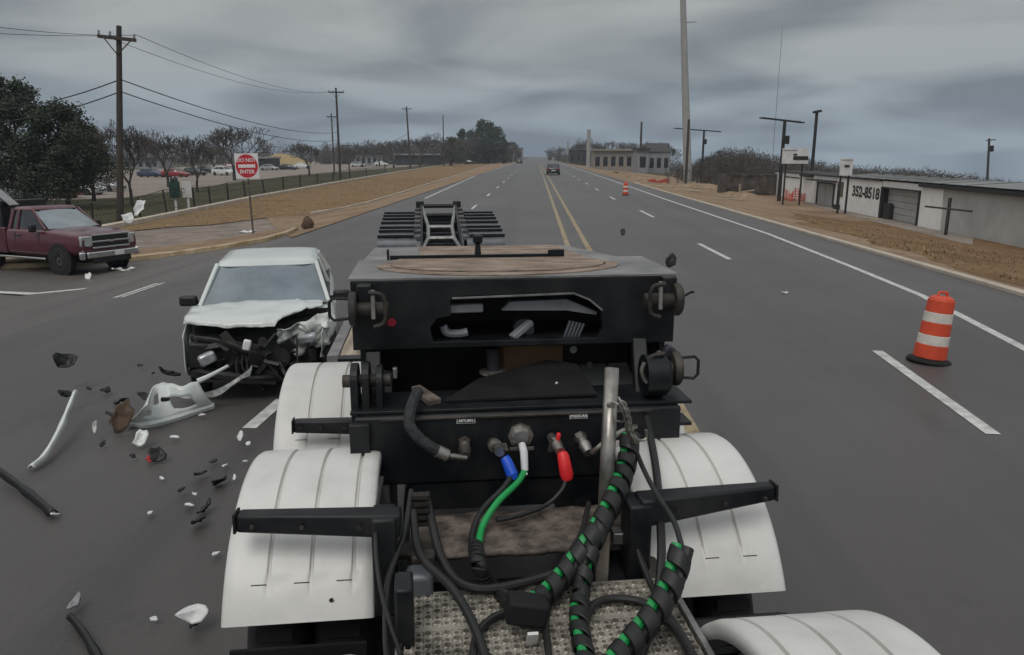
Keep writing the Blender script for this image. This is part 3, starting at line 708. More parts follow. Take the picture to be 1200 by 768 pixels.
zz0 = at_y(983, 206, 56).z - s2.location.z; ww = at_y(1000, 192, 56).x - at_y(983.5, 192, 56).x
MB().box(-0.16*ww, 0.2*ww, -0.085, -0.064, zz0 + 0.58, zz0 + 0.75).build('dark_mark', 'dark_trim', s2)
MB().box(-0.42*ww, 0.42*ww, -0.085, -0.064, zz0 + 1.08, zz0 + 1.13).build('rule_line', 'far_grey', s2)

# DO NOT ENTER sign
b = P(296.5, 276); tz = top_z(b, 180) - b.z; bz = top_z(b, 209.5) - b.z; hw = (tz - bz)/2; cz = (tz + bz)/2
dne = thing('do_not_enter_sign', 'square white do not enter sign with red disc on a thin rusty post', 'road sign', b, R(-4))
dne.rotation_euler = (0, R(-0.8), R(-4))
MB().box(-0.03, 0.03, 0.012, 0.05, -0.2, tz - 0.05).build('post', 'rusty_plate', dne)
MB().prism([(-hw, cz-hw), (hw, cz-hw), (hw, cz+hw), (-hw, cz+hw)], 0.0, 0.01, 'y').build('panel', 'sign_white', dne, bevel=0.002)
MB().lathe([(-0.006, hw*0.93), (-0.002, hw*0.93)], (0, 0, cz), 'y', 40).build('red_disc', 'sign_red', dne)
MB().box(-hw*0.72, hw*0.72, -0.012, -0.0065, cz - hw*0.13, cz + hw*0.13).build('white_bar', 'sign_white', dne)
text('DO NOT', hw*0.40, 'sign_white', dne, (0, -0.0075, cz + hw*0.46), (R(90), 0, 0), bold=0.004)
text('ENTER', hw*0.42, 'sign_white', dne, (0, -0.0075, cz - hw*0.46), (R(90), 0, 0), bold=0.004)

# dark green cabinet on a white post, and blank white sign beside it
b = P(207, 247); s = b.y / FPX; t = thing('notice_cabinet', 'dark green box on a short white post beside the blank white sign', 'cabinet', b)
z0, z1 = top_z(b, 232) - b.z, top_z(b, 213) - b.z
MB().box(-0.055, 0.055, -0.05, 0.05, -0.2, z0).build('post', 'plain_white', t)
MB().box(-5.2*s, 5.2*s, -0.18, 0.18, z0, z1).build('cabinet_box', 'dark_green', t, bevel=0.03)
MB().lathe([(0, 0.22), (0.18, 0.22), (0.30, 0.14)], (0.02, 0, z1), 'z', 14).build('cap', 'p_black', t)
b = P(221, 245); t = thing('blank_sign', 'blank pale rectangular sign on a white post next to the green box', 'sign', b)
z0, z1 = top_z(b, 232) - b.z, top_z(b, 213) - b.z
MB().box(-0.06, 0.06, 0.03, 0.1, -0.2, z1 - 0.1).build('post', 'plain_white', t)
MB().box(-5.6*s, 5.6*s, -0.02, 0.03, z0, z1).build('panel', 'sign_dull', t, bevel=0.008)

# wire fence behind the light kerb
fp = [P(u, v) for u, v in ((60, 279), (110, 268), (165, 257), (196, 250), (228, 243), (247, 239), (268, 235), (288, 231), (310, 226.5), (332, 222.5), (352, 219), (372, 215.5), (391, 212), (410, 209), (430, 206), (452, 202.5))]
fen = thing('wire_fence', 'low wire fence with leaning dark posts behind the pale kerb', 'fence', fp[0])
rnd = random.Random(9); tops = []
for q in fp:
    d = q - fp[0]; h = 1.25 * rnd.uniform(0.9, 1.1); lean = Vector((rnd.uniform(-0.14, 0.06), 0, h))
    MB().tube([d - Vector((0,0,0.2)), d + lean], 0.035 + 0.0004*q.y, 6).build('post', 'dark_trim', fen); tops.append((d, lean))
for k, fr in enumerate((0.18, 0.5, 0.78, 0.98)):
    MB().tube([d + l*fr for d, l in tops], 0.012 + 0.008*(k == 3), 4).build('rail' if k == 3 else 'strand', 'grimy_steel', fen)
m = MB()
for (a, la), (c, lc) in zip(tops, tops[1:]):
    ln = (c - a).length; n = min(40, max(6, int(ln / 0.35)))
    for i in range(n):
        t0, t1 = i/n, min(1, (i + 2.2)/n)
        for p0, p1 in (((t0, 0.04), (t1, 0.96)), ((t0, 0.96), (t1, 0.04))):
            A = a.lerp(c, p0[0]) + la.lerp(lc, p0[0])*p0[1]; B = a.lerp(c, p1[0]) + la.lerp(lc, p1[0])*p1[1]
            m.tube([A, B], 0.006, 3, caps=False)
m.build('wire_mesh', 'grimy_steel', fen)['kind'] = 'stuff'

# ------------------------------------------------------------------ traffic drums
def drum(base, h, label, lean=0.0):
    t = thing('traffic_drum', label, 'traffic drum', base, 0.3, 'orange and white traffic drums in the right lanes'); t.rotation_euler = (0, lean, 0.3)
    k = h / 1.0; r = [0.222, 0.212, 0.202, 0.193, 0.183, 0.175]; zs = [0.07, 0.27, 0.415, 0.60, 0.745, 0.93]
    names = ['orange', 'white', 'orange', 'white', 'orange']
    MB().lathe([(0, 0.30*k), (0.02*k, 0.305*k), (0.045*k, 0.29*k), (0.072*k, 0.225*k)], (0,0,0), 'z', 32).build('rubber_base', 'black_rubber', t)
    for i, c in enumerate(names):
        a, b2 = zs[i]*k, zs[i+1]*k; ra, rb = r[i]*k, r[i]*k*0.985
        MB().lathe([(a, ra*0.96), (a + 0.004, ra), (b2 - 0.006, rb), (b2, rb*0.965)], (0,0,0), 'z', 32).build('band', 'drum_' + c, t)
    MB().lathe([(0.93*k, 0.168*k), (0.955*k, 0.16*k), (0.985*k, 0.12*k), (0.985*k, 0.06*k)], (0,0,0), 'z', 24).build('cap', 'drum_orange', t)
    MB().tube([(-0.09*k,0,0.98*k), (-0.07*k,0,1.04*k), (0.07*k,0,1.04*k), (0.09*k,0,0.98*k)], 0.02*k, 8).build('handle', 'drum_orange', t)
    return t
b = P(1088, 424); drum(b, (top_z(b, 346) - b.z), 'orange and white traffic drum standing by a long lane dash and edge line', R(6))
b = P(733, 229); drum(b, (top_z(b, 214) - b.z)*1.0, 'distant orange and white traffic drum beside a short lane dash')

# ------------------------------------------------------------------ white shed, right
A = P(905, 228.5); B = P(1110, 271.5); dv = (B - A); dv.z = 0; ln = dv.length; dv.normalize()
shed = thing('white_shed', 'long low white metal shed with black phone number beside the dirt shoulder', 'building', Vector((A.x, A.y, 0)), math.atan2(dv.y, dv.x))
zg = -1.62; nrm = Vector((-dv.y, dv.x, 0))          # local x along the wall from far to near end; local +y or -y is inward
inward = 1 if nrm.x > 0 else -1
def sx(u, v=250):                                    # distance along the wall for column u
    d = ray(u, v); # solve A + s*dv = t*d (plan view)
    det = d.x * (-dv.y) - d.y * (-dv.x)
    t = (A.x * (-dv.y) - A.y * (-dv.x)) / det; q = Vector((d.x*t, d.y*t)); return (q - A.xy).dot(dv.xy)
def sz(u, v):
    d = ray(u, v); det = d.x * (-dv.y) - d.y * (-dv.x); t = (A.x * (-dv.y) - A.y * (-dv.x)) / det; return CAM_H + d.z*t
I = inward
def wallbox(u0, u1, z0, z1, d0, d1, name, mat, parent=shed, bevel=0.0):
    s0, s1 = sx(u0), sx(u1); y0, y1 = sorted((d0*I, d1*I))
    return MB().box(min(s0, s1), max(s0, s1), y0, y1, z0, z1).build(name, mat, parent, smooth=False, bevel=bevel)
zt_far, zt_near = sz(906, 201), sz(1085, 218.5)
far_top = zt_far; mid_top = (sz(990, 207) + sz(1030, 213))/2
# far wing as upright sheet-metal panels
us = [905 + (984 - 905)*i/10 for i in range(11)]
for a, c in zip(us, us[1:]): wallbox(a + 0.05, c - 0.05, zg - 0.4, far_top, 0.0, 4.0, 'wall_panel', 'bldg_white', bevel=0.012)
wallbox(904.5, 985, far_top, far_top + 0.10, -0.12, 4.1, 'roof_edge', 'dark_trim')
us = [985 + (1036 - 985)*i/6 for i in range(7)]
for a, c in zip(us, us[1:]): wallbox(a + 0.05, c - 0.05, zg - 0.4, mid_top, -0.35, 4.0, 'wall_panel', 'bldg_white', bevel=0.012)
wallbox(984.6, 1036, mid_top, mid_top + 0.14, -0.5, 4.1, 'roof_edge', 'dark_trim')
wallbox(1036.5, 1086, sz(1060, 221), mid_top + 0.02, -0.3, 4.0, 'door_header', 'bldg_white')
d_top = sz(1060, 221)
us = [1038.5 + (1082 - 1038.5)*i/4 for i in range(5)]
for k in range(5):
    z0 = zg + 0.02 + (d_top - zg - 0.1)*k/5; z1 = zg + 0.02 + (d_top - zg - 0.1)*(k + 1)/5
    wallbox(1038.5, 1082, z0 + 0.012, z1 - 0.012, 0.02, 0.12, 'door_slat', 'door_grey', bevel=0.01)
for a, c in ((1036.6, 1038.4), (1082.1, 1083.6)): wallbox(a, c, zg - 0.3, d_top, -0.42, 0.3, 'door_jamb', 'dark_trim')
wallbox(1038.4, 1082.1, d_top - 0.08, d_top - 0.003, -0.42, 0.3, 'door_lintel', 'dark_trim')
us = [1083.7 + (1110 - 1083.7)*i/2 for i in range(3)]
for a, c in zip(us, us[1:]): wallbox(a + 0.03, c - 0.03, zg - 0.4, zt_near - 0.02, -0.35, 4.0, 'wall_panel', 'bldg_white', bevel=0.012)
us = [1110 + (1300 - 1110)*i/7 for i in range(8)]
for a, c in zip(us, us[1:]): wallbox(a + 0.03, c - 0.03, zg - 0.4, zt_near - 0.02, -0.25, 4.0, 'wall_panel', 'bldg_grey', bevel=0.012)
wallbox(1083.5, 1300, zt_near - 0.02, zt_near + 0.2, -0.55, 0.1, 'roof_edge', 'dark_trim')
s0, s1 = sx(985), sx(1300)
m = MB(); m.add([(s0, -0.5*I, mid_top + 0.145), (s1, -0.5*I, mid_top + 0.2), (s1, 2.2*I, mid_top + 0.36), (s0, 2.2*I, mid_top + 0.28), (s0, 4.1*I, mid_top + 0.145), (s1, 4.1*I, mid_top + 0.2)], [(0,1,2,3), (3,2,5,4)])
m.build('roof', 'roof_metal', shed, smooth=False)
for a in (994, 1006, 1018, 1030, 1042, 1054, 1066, 1078, 1090, 1110, 1140):
    MB().beam((sx(a), -0.5*I, mid_top + 0.19), (sx(a), 2.2*I, mid_top + 0.36), 0.06, 0.06).build('roof_rib', 'roof_metal', shed, smooth=False)
wallbox(979.5, 982.5, zg, zg + 2.1, -0.06, 0.05, 'side_door', 'dark_trim')
wallbox(986.5, 991, zg + 1.0, zg + 2.15, -0.42, -0.33, 'window', 'dark_glass')
wallbox(955, 957, zg, zg + 1.9, -0.06, 0.05, 'door_frame', 'dark_trim'); wallbox(974.5, 976, zg, zg + 1.9, -0.06, 0.05, 'door_frame', 'dark_trim')
wallbox(957, 974.5, zg + 1.82, zg + 1.9, -0.06, 0.05, 'door_frame', 'dark_trim')
wallbox(957.2, 965.5, zg, zg + 1.8, -0.05, 0.05, 'door_leaf', 'door_grey'); wallbox(966.2, 974.3, zg, zg + 1.8, -0.05, 0.05, 'door_leaf', 'door_grey')
wallbox(953, 978, zg + 2.05, zg + 2.15, -0.9, 0.0, 'awning', 'dark_trim')
wallbox(916, 934, zg + 2.0, zg + 2.1, -0.06, 0.0, 'trim_strip', 'dark_trim'); 
wallbox(938, 950, far_top - 0.2, far_top - 0.02, -0.4, 0.0, 'gutter_box', 'dark_trim')
wallbox(985.6, 989, zg - 0.05, zg + 0.35, -0.7, -0.36, 'utility_box', 'dark_trim')
sm_ = (sx(1002) + sx(1034.5))/2; wl = abs(sx(1034.5) - sx(1002))
tx = text('352-8518', 1.05, 'plain_black', shed, (sm_, -0.36*I, zg + 1.55), (R(90), 0, 0 if I > 0 else math.pi), ext=0.01, bold=0.035, fit=wl)
tag(MB().obox((0, 0, 0.5), (1.0, 0.9, 1.0)).lathe([(1.0, 0.45), (1.1, 0.45)], (0,0,0), 'z', 4).build('waste_bin', 'dark_trim', None, bevel=0.05, loc=P(1046, 257.5)), 'squat black waste bin at the grey overhead door of the shed', 'waste bin')
yf = B.y - 1
fen = thing('chain_link_gate', 'sagging gate rail on two dark posts along the grey end of the shed', 'gate', P(1108, 276))
q0 = P(1108, 276)
for u, v, vt in ((1108, 276, 232), (1160, 281, 238)):
    q = P(u, v) - q0; hh = top_z(P(u, v), vt) - P(u, v).z
    MB().tube([q - Vector((0,0,0.2)), q + Vector((0, 0, hh))], 0.09, 8).build('post', 'grimy_steel', fen)
qa, qb = at_y(1084, 242, q0.y) - q0, at_y(1140, 248, P(1150, 280).y) - q0
MB().tube([qa, qb], 0.05, 6).build('rail', 'grimy_steel', fen)

# dark container, timber offcuts and orange safety netting near the shoulder
b = P(874, 227.5); s = b.y/FPX; t = thing('dark_container', 'dark brown open-topped container on the dirt near the shed', 'container', b, R(6))
hc = top_z(b, 204) - b.z; w2 = 28*s
for y0, y1 in ((-1.6, -1.5), (1.5, 1.6)): MB().box(-w2, w2, y0, y1, 0.15, hc).build('side_wall', 'dark_brown', t, bevel=0.01)
for x0 in (-w2, w2 - 0.1): MB().box(x0, x0 + 0.1, -1.498, 1.498, 0.15, hc).build('end_wall', 'dark_brown', t, bevel=0.01)
MB().box(-w2, w2, -1.6, 1.6, 0.02, 0.148).build('floor', 'dark_brown', t)
MB().box(-w2 - 0.05, w2 + 0.05, -1.68, -1.605, hc - 0.14, hc + 0.02).build('rim', 'dark_brown', t)
for i in range(7): MB().box(-w2 + 0.1 + i*(2*w2 - 0.3)/6, -w2 + 0.22 + i*(2*w2 - 0.3)/6, -1.68, -1.602, 0.2, hc - 0.145).build('stiffener', 'dark_brown', t)
for x0 in (-w2*0.8, w2*0.7): MB().box(x0, x0 + 0.3, -1.4, 1.4, -0.25, 0.018).build('skid', 'dark_brown', t)
b = P(866, 229); t = thing('timber_cross', 'pale timber cross brace leaning on bare dirt beside the dark container', 'timber', b)
MB().beam((-1.4, 0, 0.05), (1.6, 0.1, 0.55), 0.14, 0.14).build('plank', 'timber', t); MB().beam((0, -0.1, 0), (0, -0.1, 1.15), 0.14, 0.14).build('plank', 'timber', t)
def netting(u0, u1, v, h, label, seed):
    b = P((u0+u1)/2, v); s = b.y/FPX; w = (u1-u0)*s; rnd = random.Random(seed)
    t = thing('safety_netting', label, 'netting', b)
    n = 14; rows = []
    for k in range(6): rows.append([(-w/2 + w*i/n, 0.35*math.sin(i*1.3) + 0.1*rnd.uniform(-1,1), -0.03 + h*k/5*(0.8 + 0.25*math.sin(i*0.9 + seed))) for i in range(n + 1)])
    m = MB().grid(rows); o = m.build('net', 'net_orange', t, smooth=False)
    wf = o.modifiers.new('net', 'WIREFRAME'); wf.thickness = 0.09
    for i in (0, n//2, n): x, y, _ = rows[0][i]; MB().tube([(x, y, -0.2), (x, y, h*1.05)], 0.03, 6).build('stake', 'dark_trim', t)
netting(918, 946, 236, 1.2, 'crumpled orange safety netting round the billboard posts', 1)
netting(820, 850, 208.5, 1.4, 'orange safety netting strung right of the towering pole', 2)
netting(752, 782, 214, 0.45, 'low heap of orange netting on the shoulder before the towering pole', 3)
rnd = random.Random(31)
for i, (u, v, l) in enumerate(((805, 224, 2.6), (770, 219, 3.2), (826, 221, 3.0), (845, 231, 2.0), (748, 210, 4), (790, 214, 3), (1022, 258, 1.0), (860, 235, 2.2))):
    b = P(u, v); a = rnd.uniform(-0.5, 0.5)
    tag(MB().obox((0, 0, 0.07), (l, 0.3, 0.14), (0, R(3), a)).build('timber_plank', 'timber', None, bevel=0.02, loc=b), 'loose timber plank lying on the dirt shoulder', 'plank', 'loose planks on the dirt shoulder')
rr = random.Random(77)
for i in range(26):                                      # heaps of dug earth
    u = rr.uniform(735, 880); v = 205 + (u - 735)*0.16 + rr.uniform(-3, 5); b = P(u, v)
    if b.x < 9.9: continue
    m = MB(); w = rr.uniform(0.5, 1.8); n = 10
    m.grid([[(w*(-1 + 2*i/n)*1.6, w*(-1 + 2*j/n), -0.08 + w*0.35*max(0, 1 - ((-1 + 2*i/n)**2 + (-1 + 2*j/n)**2))*(1 + 0.6*mnoise.noise(Vector((i*.6, j*.6, u))))) for j in range(n + 1)] for i in range(n + 1)])
    tag(m.build('earth_heap', 'bare_dirt', None, loc=b), 'low heap of dug earth on the right shoulder', 'earth heap', 'earth heaps on the right shoulder')

# ================================================================== TRUCK AND TRAILER (own frame: x across, y rearwards, z up)
TO, TYAW = Vector((0.3, 0.009, 0)), R(8.17)
_tm = Matrix.Rotation(TYAW, 3, 'Z'); _ti = _tm.inverted()
def TL(u, v, yl):
    o = _ti @ (CAMP - TO); d = _ti @ ray(u, v); return o + d * ((yl - o.y) / d.y)
def W(p): return TO + _tm @ Vector(p)
truck = thing('heavy_truck', 'black heavy truck chassis with white rounded fenders over its rear axles', 'truck', TO, TYAW)
# frame rails and cross members
for x in (-0.44, 0.37): MB().box(x, x + 0.07, 0.3, 6.0, 0.72, 1.0).build('frame_rail', 'black_steel', truck, bevel=0.01)
for y in (1.5, 2.66, 4.4, 5.6): MB().box(-0.369, 0.369, y, y + 0.12, 0.76, 0.93).build('cross_member', 'black_steel', truck, bevel=0.01)
FEND = (1.74, 3.2, 4.6)
def fender(side, yc, parent):
    R0 = 0.70; zc0 = {1.74: 0.545 if side > 0 else 0.51, 3.2: 0.60, 4.6: 0.635}[yc]; xo = 1.17 if yc > 4 else (1.11 if yc < 2 else 1.09)
    x0, x1 = (-xo, -0.53) if side < 0 else (0.60 if yc < 2 else 0.53, xo)
    fr = [0, 0.0, 0.012, 0.035, 0.07] ; cols = []
    # profile across the width: rolled lip, three moulded steps
    outer = [(0.0, -0.075), (0.0, -0.03), (0.012, -0.010), (0.04, -0.001), (0.09, 0.0)]
    steps = []
    for f in (0.285, 0.565, 0.845): steps += [(f - 0.02, 0.0), (f, -0.001), (f + 0.006, -0.018), (f + 0.018, -0.018), (f + 0.03, -0.001)]
    inner = [(0.93, 0.0), (0.985, -0.006), (1.0, -0.02), (1.0, -0.06)]
    prof = outer + steps + inner
    def xw(f): return x0 + (x1 - x0)*f if side < 0 else x1 - (x1 - x0)*f
    A0, A1, n = -63, 78, 44; rows = []
    for i in range(n + 1):
        a = R(A0 + (A1 - A0)*i/n); row = []
        fade = min(1, max(0, (A0 + (A1 - A0)*i/n + 52)/4))           # steps run out above the lower lip
        for f, d in prof:
            dd = d*fade if 0.2 < f < 0.9 else d
            r = R0 + dd; row.append((xw(f), yc + r*math.sin(a), zc0 + r*math.cos(a)))
        rows.append(row)
    lip = [(p[0], p[1] + 0.03, p[2] - 0.008) for p in rows[0]]
    o = MB().grid([lip] + rows).build('fender', 'fender_white', parent, angle=50, solid=0.006)
    for f in (0.29, 0.57, 0.85):                                      # short return at the foot of each moulded step
        a = R(-51.5); q = Vector((xw(f), yc + R0*math.sin(a), zc0 + R0*math.cos(a)))
        e = Vector((xw(f - 0.10), q.y, q.z)); MB().beam(q, e, 0.003, 0.003).build('moulding', 'grimy_steel', o, smooth=False)
    if side < 0: rv = Vector((xw(0.72), yc + 0.704*math.sin(R(-57)), zc0 + 0.704*math.cos(R(-57)))); MB().lathe([(-0.004, 0.009), (0.004, 0.006)], rv, 'y', 8).build('rivet', 'grimy_steel', o)
    return o
def wheel(x0, x1, yc, parent, r=0.53):
    t = MB().lathe([(x0, r*0.6), (x0, r*0.86), (x0 + 0.03, r*0.97), (x0 + 0.06, r), (x1 - 0.06, r), (x1 - 0.03, r*0.97), (x1, r*0.86), (x1, r*0.6)], (0, yc, r), 'x', 36).build('tyre', 'tyre', parent)
    m = MB()
    for k in range(40):
        a = 2*math.pi*k/40; m.obox(((x0+x1)/2, yc + (r + 0.004)*math.cos(a), r + (r + 0.004)*math.sin(a)), (x1 - x0 - 0.1, 0.045, 0.02), (a + math.pi/2, 0, 0))
    m.build('tread', 'tyre', t, smooth=False); MB().lathe([(x0 + 0.05, r*0.3), (x0 + 0.05, r*0.59), (x1 - 0.05, r*0.59), (x1 - 0.05, r*0.3)], (0, yc, r), 'x', 24).build('rim', 'wheel_grey', t)
for yc in FEND:
    for s in (-1, 1):
        fender(s, yc, truck)
        for a, c in ((0.55, 0.79), (0.81, 1.05)): wheel(min(s*a, s*c), max(s*a, s*c), yc, truck)
        MB().box(min(s*0.56, s*1.05), max(s*0.56, s*1.05), yc - 0.66, yc - 0.645, 0.42, 0.84).build('mud_flap', 'black_rubber', truck)
# fender arms: tapered black tubes in front of each fender
def arm(pi, po, w0, w1):
    o = MB().beam(pi, po, w0, w0*1.1, w1, w1*1.1).build('fender_arm', 'black_steel', truck, bevel=0.012)
    pi, po = Vector(pi), Vector(po); d = (po - pi).normalized()
    MB().beam(po + d*0.001, po + d*0.01, w1*1.06, w1*1.16).build('end_cap', 'black_rubber', o)
    for f in (0.25, 0.6, 0.9):
        q = pi.lerp(po, f) + Vector((0, -w0*0.55, 0.0)); MB().lathe([(-0.006, 0.008), (0.004, 0.008)], q, 'y', 6).build('bolt', 'grimy_steel', o)
arm(TL(470, 612, 2.66), TL(279, 610.5, 2.70), 0.088, 0.064)
arm(TL(748, 597, 2.66), TL(905, 575, 2.70), 0.105, 0.058)
arm(TL(424, 499, 3.98), TL(345, 499, 3.98), 0.075, 0.062)
MB().box(-0.53, -0.441, 2.60, 2.74, 0.9, 1.3).build('arm_bracket', 'black_steel', truck, bevel=0.01)
MB().box(0.441, 0.53, 2.60, 2.74, 0.9, 1.3).build('arm_bracket', 'black_steel', truck, bevel=0.01)
MB().beam((0.44, 2.42, 0.86), (1.0, 2.38, 0.90), 0.07, 0.07).build('fender_bracket', 'black_steel', truck)
MB().beam((-0.44, 2.38, 0.66), (-1.10, 2.38, 0.66), 0.09, 0.10).build('fender_bracket', 'black_steel', truck)
# two grip-strut tread plates with pierced teeth
def tread(x0, x1, y0, y1, z, nx, ny):
    m = MB(); n = 8
    for j in range(ny):
        for i in range(nx):
            cx = x0 + (x1 - x0)*(i + 0.5)/nx; cy = y0 + (y1 - y0)*(j + 0.5)/ny; hx, hy = (x1 - x0)/nx/2, (y1 - y0)/ny/2
            if (i + j) % 2: rr, zz = 0.74, 0.008
            else: rr, zz = 0.52, 0.003
            sq = [(1,0),(1,1),(0,1),(-1,1),(-1,0),(-1,-1),(0,-1),(1,-1)]
            o = [(cx + hx*a, cy + hy*b, z) for a, b in sq]
            mid = [(cx + hx*0.86*math.cos(k*math.pi/4), cy + hy*0.86*math.sin(k*math.pi/4), z + zz) for k in range(8)]
            inn = [(cx + hx*rr*math.cos(k*math.pi/4), cy + hy*rr*math.sin(k*math.pi/4), z + zz) for k in range(8)]
            low = [(p[0], p[1], z - 0.012) for p in inn]
            m.add(o + mid + inn + low, [(b*8 + k, b*8 + (k+1) % 8, (b+1)*8 + (k+1) % 8, (b+1)*8 + k) for b in range(3) for k in range(8)])
    p = m.build('tread_plate', 'tread_metal', truck, smooth=False, recalc=False)
    MB().box(x0, x1, y0 - 0.012, y0 - 0.001, z - 0.05, z + 0.002).build('flange', 'tread_metal', p); MB().box(x0, x1, y1 + 0.001, y1 + 0.012, z - 0.05, z + 0.002).build('flange', 'tread_metal', p)
tread(-0.41, 0.56, 2.345, 2.545, 1.02, 30, 6)
tread(-0.41, 0.56, 2.115, 2.32, 1.02, 30, 6)
tread(-0.41, 0.56, 1.885, 2.09, 1.02, 30, 6)
MB().box(-0.40, 0.55, 1.9, 2.55, 0.93, 0.965).build('deck_tray', 'black_steel', truck)
for x in (-0.425, 0.575): MB().beam((x, 1.85, 1.01), (x, 2.56, 1.01), 0.02, 0.06).build('deck_edge', 'galvanised', truck)
# rusty plate behind the tread plates, lumps of dried dirt on it
rows = []
for j in range(10):
    rows.append([(-0.40 + 0.95*i/40, 2.72 + 0.36*j/9, 1.075 + 0.010*mnoise.noise(Vector((i*0.35, j*0.5, 2))) + 0.005*mnoise.noise(Vector((i*0.9, j*1.1, 5)))) for i in range(41)])
MB().grid(rows).build('rusty_plate', 'rusty_plate', truck, solid=0.02)
MB().box(-0.47, -0.29, 2.70, 2.80, 1.078, 1.10).build('step_bracket', 'grimy_steel', truck, bevel=0.004)
m = MB()
for k in range(5): m.box(-0.385, -0.315, 2.86, 2.90, 1.13 + k*0.03, 1.145 + k*0.03)
m.build('cooling_fins', 'grimy_steel', truck, smooth=False)
MB().beam(TL(747, 640, 2.75), TL(785, 715, 2.45), 0.075, 0.05).build('stay_bar', 'grimy_steel', truck, bevel=0.006)
MB().beam(TL(716, 628, 2.72), TL(752, 628, 2.72), 0.06, 0.05).build('stay_cap', 'galvanised', truck, bevel=0.006)
MB().obox(TL(492, 690, 2.58), (0.10, 0.10, 0.16)).build('air_tank_bracket', 'trailer_grey', truck, bevel=0.02)
MB().obox(TL(496, 655, 2.66), (0.09, 0.06, 0.05)).build('valve_block', 'grimy_steel', truck, bevel=0.01)
MB().cyl((-0.15, 2.62, 0.80), (0.45, 2.62, 0.80), 0.10).build('air_tank', 'black_steel', truck)
MB().box(0.44, 1.0, 2.30, 2.48, 0.70, 0.80).build('side_step', 'black_steel', truck, bevel=0.01)
MB().box(-1.05, -0.44, 2.30, 2.44, 0.55, 0.66).build('side_step', 'black_steel', truck, bevel=0.01)
MB().obox(TL(475, 735, 2.3), (0.06, 0.12, 0.35)).build('bracket_plate', 'black_steel', truck, bevel=0.01)

# ------------------------------------------------------------------ trailer
tr = thing('gooseneck_trailer', 'black gooseneck lowboy trailer with rusty top deck and grey ribbed wheel covers', 'trailer', TO, TYAW)
BX0, BX1 = -0.685, 0.985
def plate_hole(x0, x1, z0, z1, hole, y0, y1):
    out_ = [(x0,z0), (x1,z0), (x1,z1), (x0,z1)]
    bm = bmesh.new(); ov = [bm.verts.new((a, y0, b)) for a, b in out_]; hv = [bm.verts.new((a, y0, b)) for a, b in hole]
    ed = [bm.edges.new((q[i], q[(i+1) % len(q)])) for q in (ov, hv) for i in range(len(q))]
    bmesh.ops.triangle_fill(bm, edges=ed, use_beauty=True)
    r = bmesh.ops.extrude_face_region(bm, geom=bm.faces[:]); bmesh.ops.translate(bm, verts=[q for q in r['geom'] if isinstance(q, bmesh.types.BMVert)], vec=(0, y1 - y0, 0))
    bmesh.ops.recalc_face_normals(bm, faces=bm.faces)
    m = MB(); bm.verts.index_update(); m.v = [tuple(v.co) for v in bm.verts]; m.f = [tuple(v.index for v in f.verts) for f in bm.faces]; bm.free(); return m
hole = [TL(u, v, 3.8) for u, v in ((528, 352), (540, 347), (672, 343), (688, 349), (704, 362), (706, 385), (700, 396), (508, 401), (504, 385), (512, 374), (528, 371))]
plate_hole(BX0, BX1, 1.635, 2.0 - 0.012, [(q.x, q.z) for q in hole], 3.8, 3.84).build('front_beam', 'black_steel', tr, smooth=False, bevel=0.004)
MB().box(BX0, BX1, 3.842, 4.48, 1.93, 1.984).build('deck_frame', 'black_steel', tr, smooth=False)
MB().box(BX0 + 0.002, BX1 - 0.002, 3.842, 4.3, 1.636, 1.66).build('bottom_flange', 'black_steel', tr, smooth=False)
MB().box(BX0 - 0.012, BX1 + 0.012, 3.803, 4.50, 1.99, 2.000).build('top_deck', 'grey_deck', tr, smooth=False)
m = MB(); m.tube([TL(u, v, 3.798) for u, v in ((530, 350), (672, 344), (690, 351), (706, 364))], 0.006, 6); m.build('cutout_edge', 'galvanised', tr)
# worn rust patch: a raised wear plate with rounded front
wp = [(-0.46, 4.49), (0.62, 4.49)] + [(0.10 + 0.68*math.cos(a), 4.22 + 0.40*math.sin(a)) for a in [R(q) for q in range(0, -181, -12)]]
MB().prism(wp, 2.0005, 2.006, 'z').build('wear_plate', 'rust_deck', tr, smooth=False)
MB().tube([(0.10 + 0.60*math.cos(R(q)), 4.22 + 0.30*math.sin(R(q)), 2.0055) for q in range(0, -181, -9)], 0.006, 5).build('wear_edge', 'rusty_plate', tr)
MB().box(-0.52, 0.50, 4.502, 4.53, 1.97, 2.022).build('rear_stop', 'black_steel', tr)
MB().obox((-0.53, 4.51, 2.02), (0.012, 0.05, 0.08)).build('stop_lug', 'black_steel', tr)
MB().lathe([(0, 0.02), (0.06, 0.015), (0.075, 0.03), (0.11, 0.03), (0.12, 0.01)], (0.0, 4.52, 2.022), 'z', 10).build('knob', 'black_steel', tr)
MB().prism([(0.42, 4.505), (0.52, 4.505), (0.50, 4.56)], 2.003, 2.045, 'z').build('stop_wedge', 'black_steel', tr)
m = MB(); lo_ = [(-0.70, 4.54), (0.95, 4.54), (0.68, 5.35), (-0.66, 5.35)]; m.prism(lo_, 1.955, 1.972, 'z'); m.build('neck_deck', 'grey_deck', tr, smooth=False)
m = MB(); m.prism([(-0.34, 4.58), (0.70, 4.58), (0.60, 5.33), (-0.36, 5.33)], 1.9725, 1.979, 'z'); m.build('neck_wear_plate', 'rust_deck', tr, smooth=False)
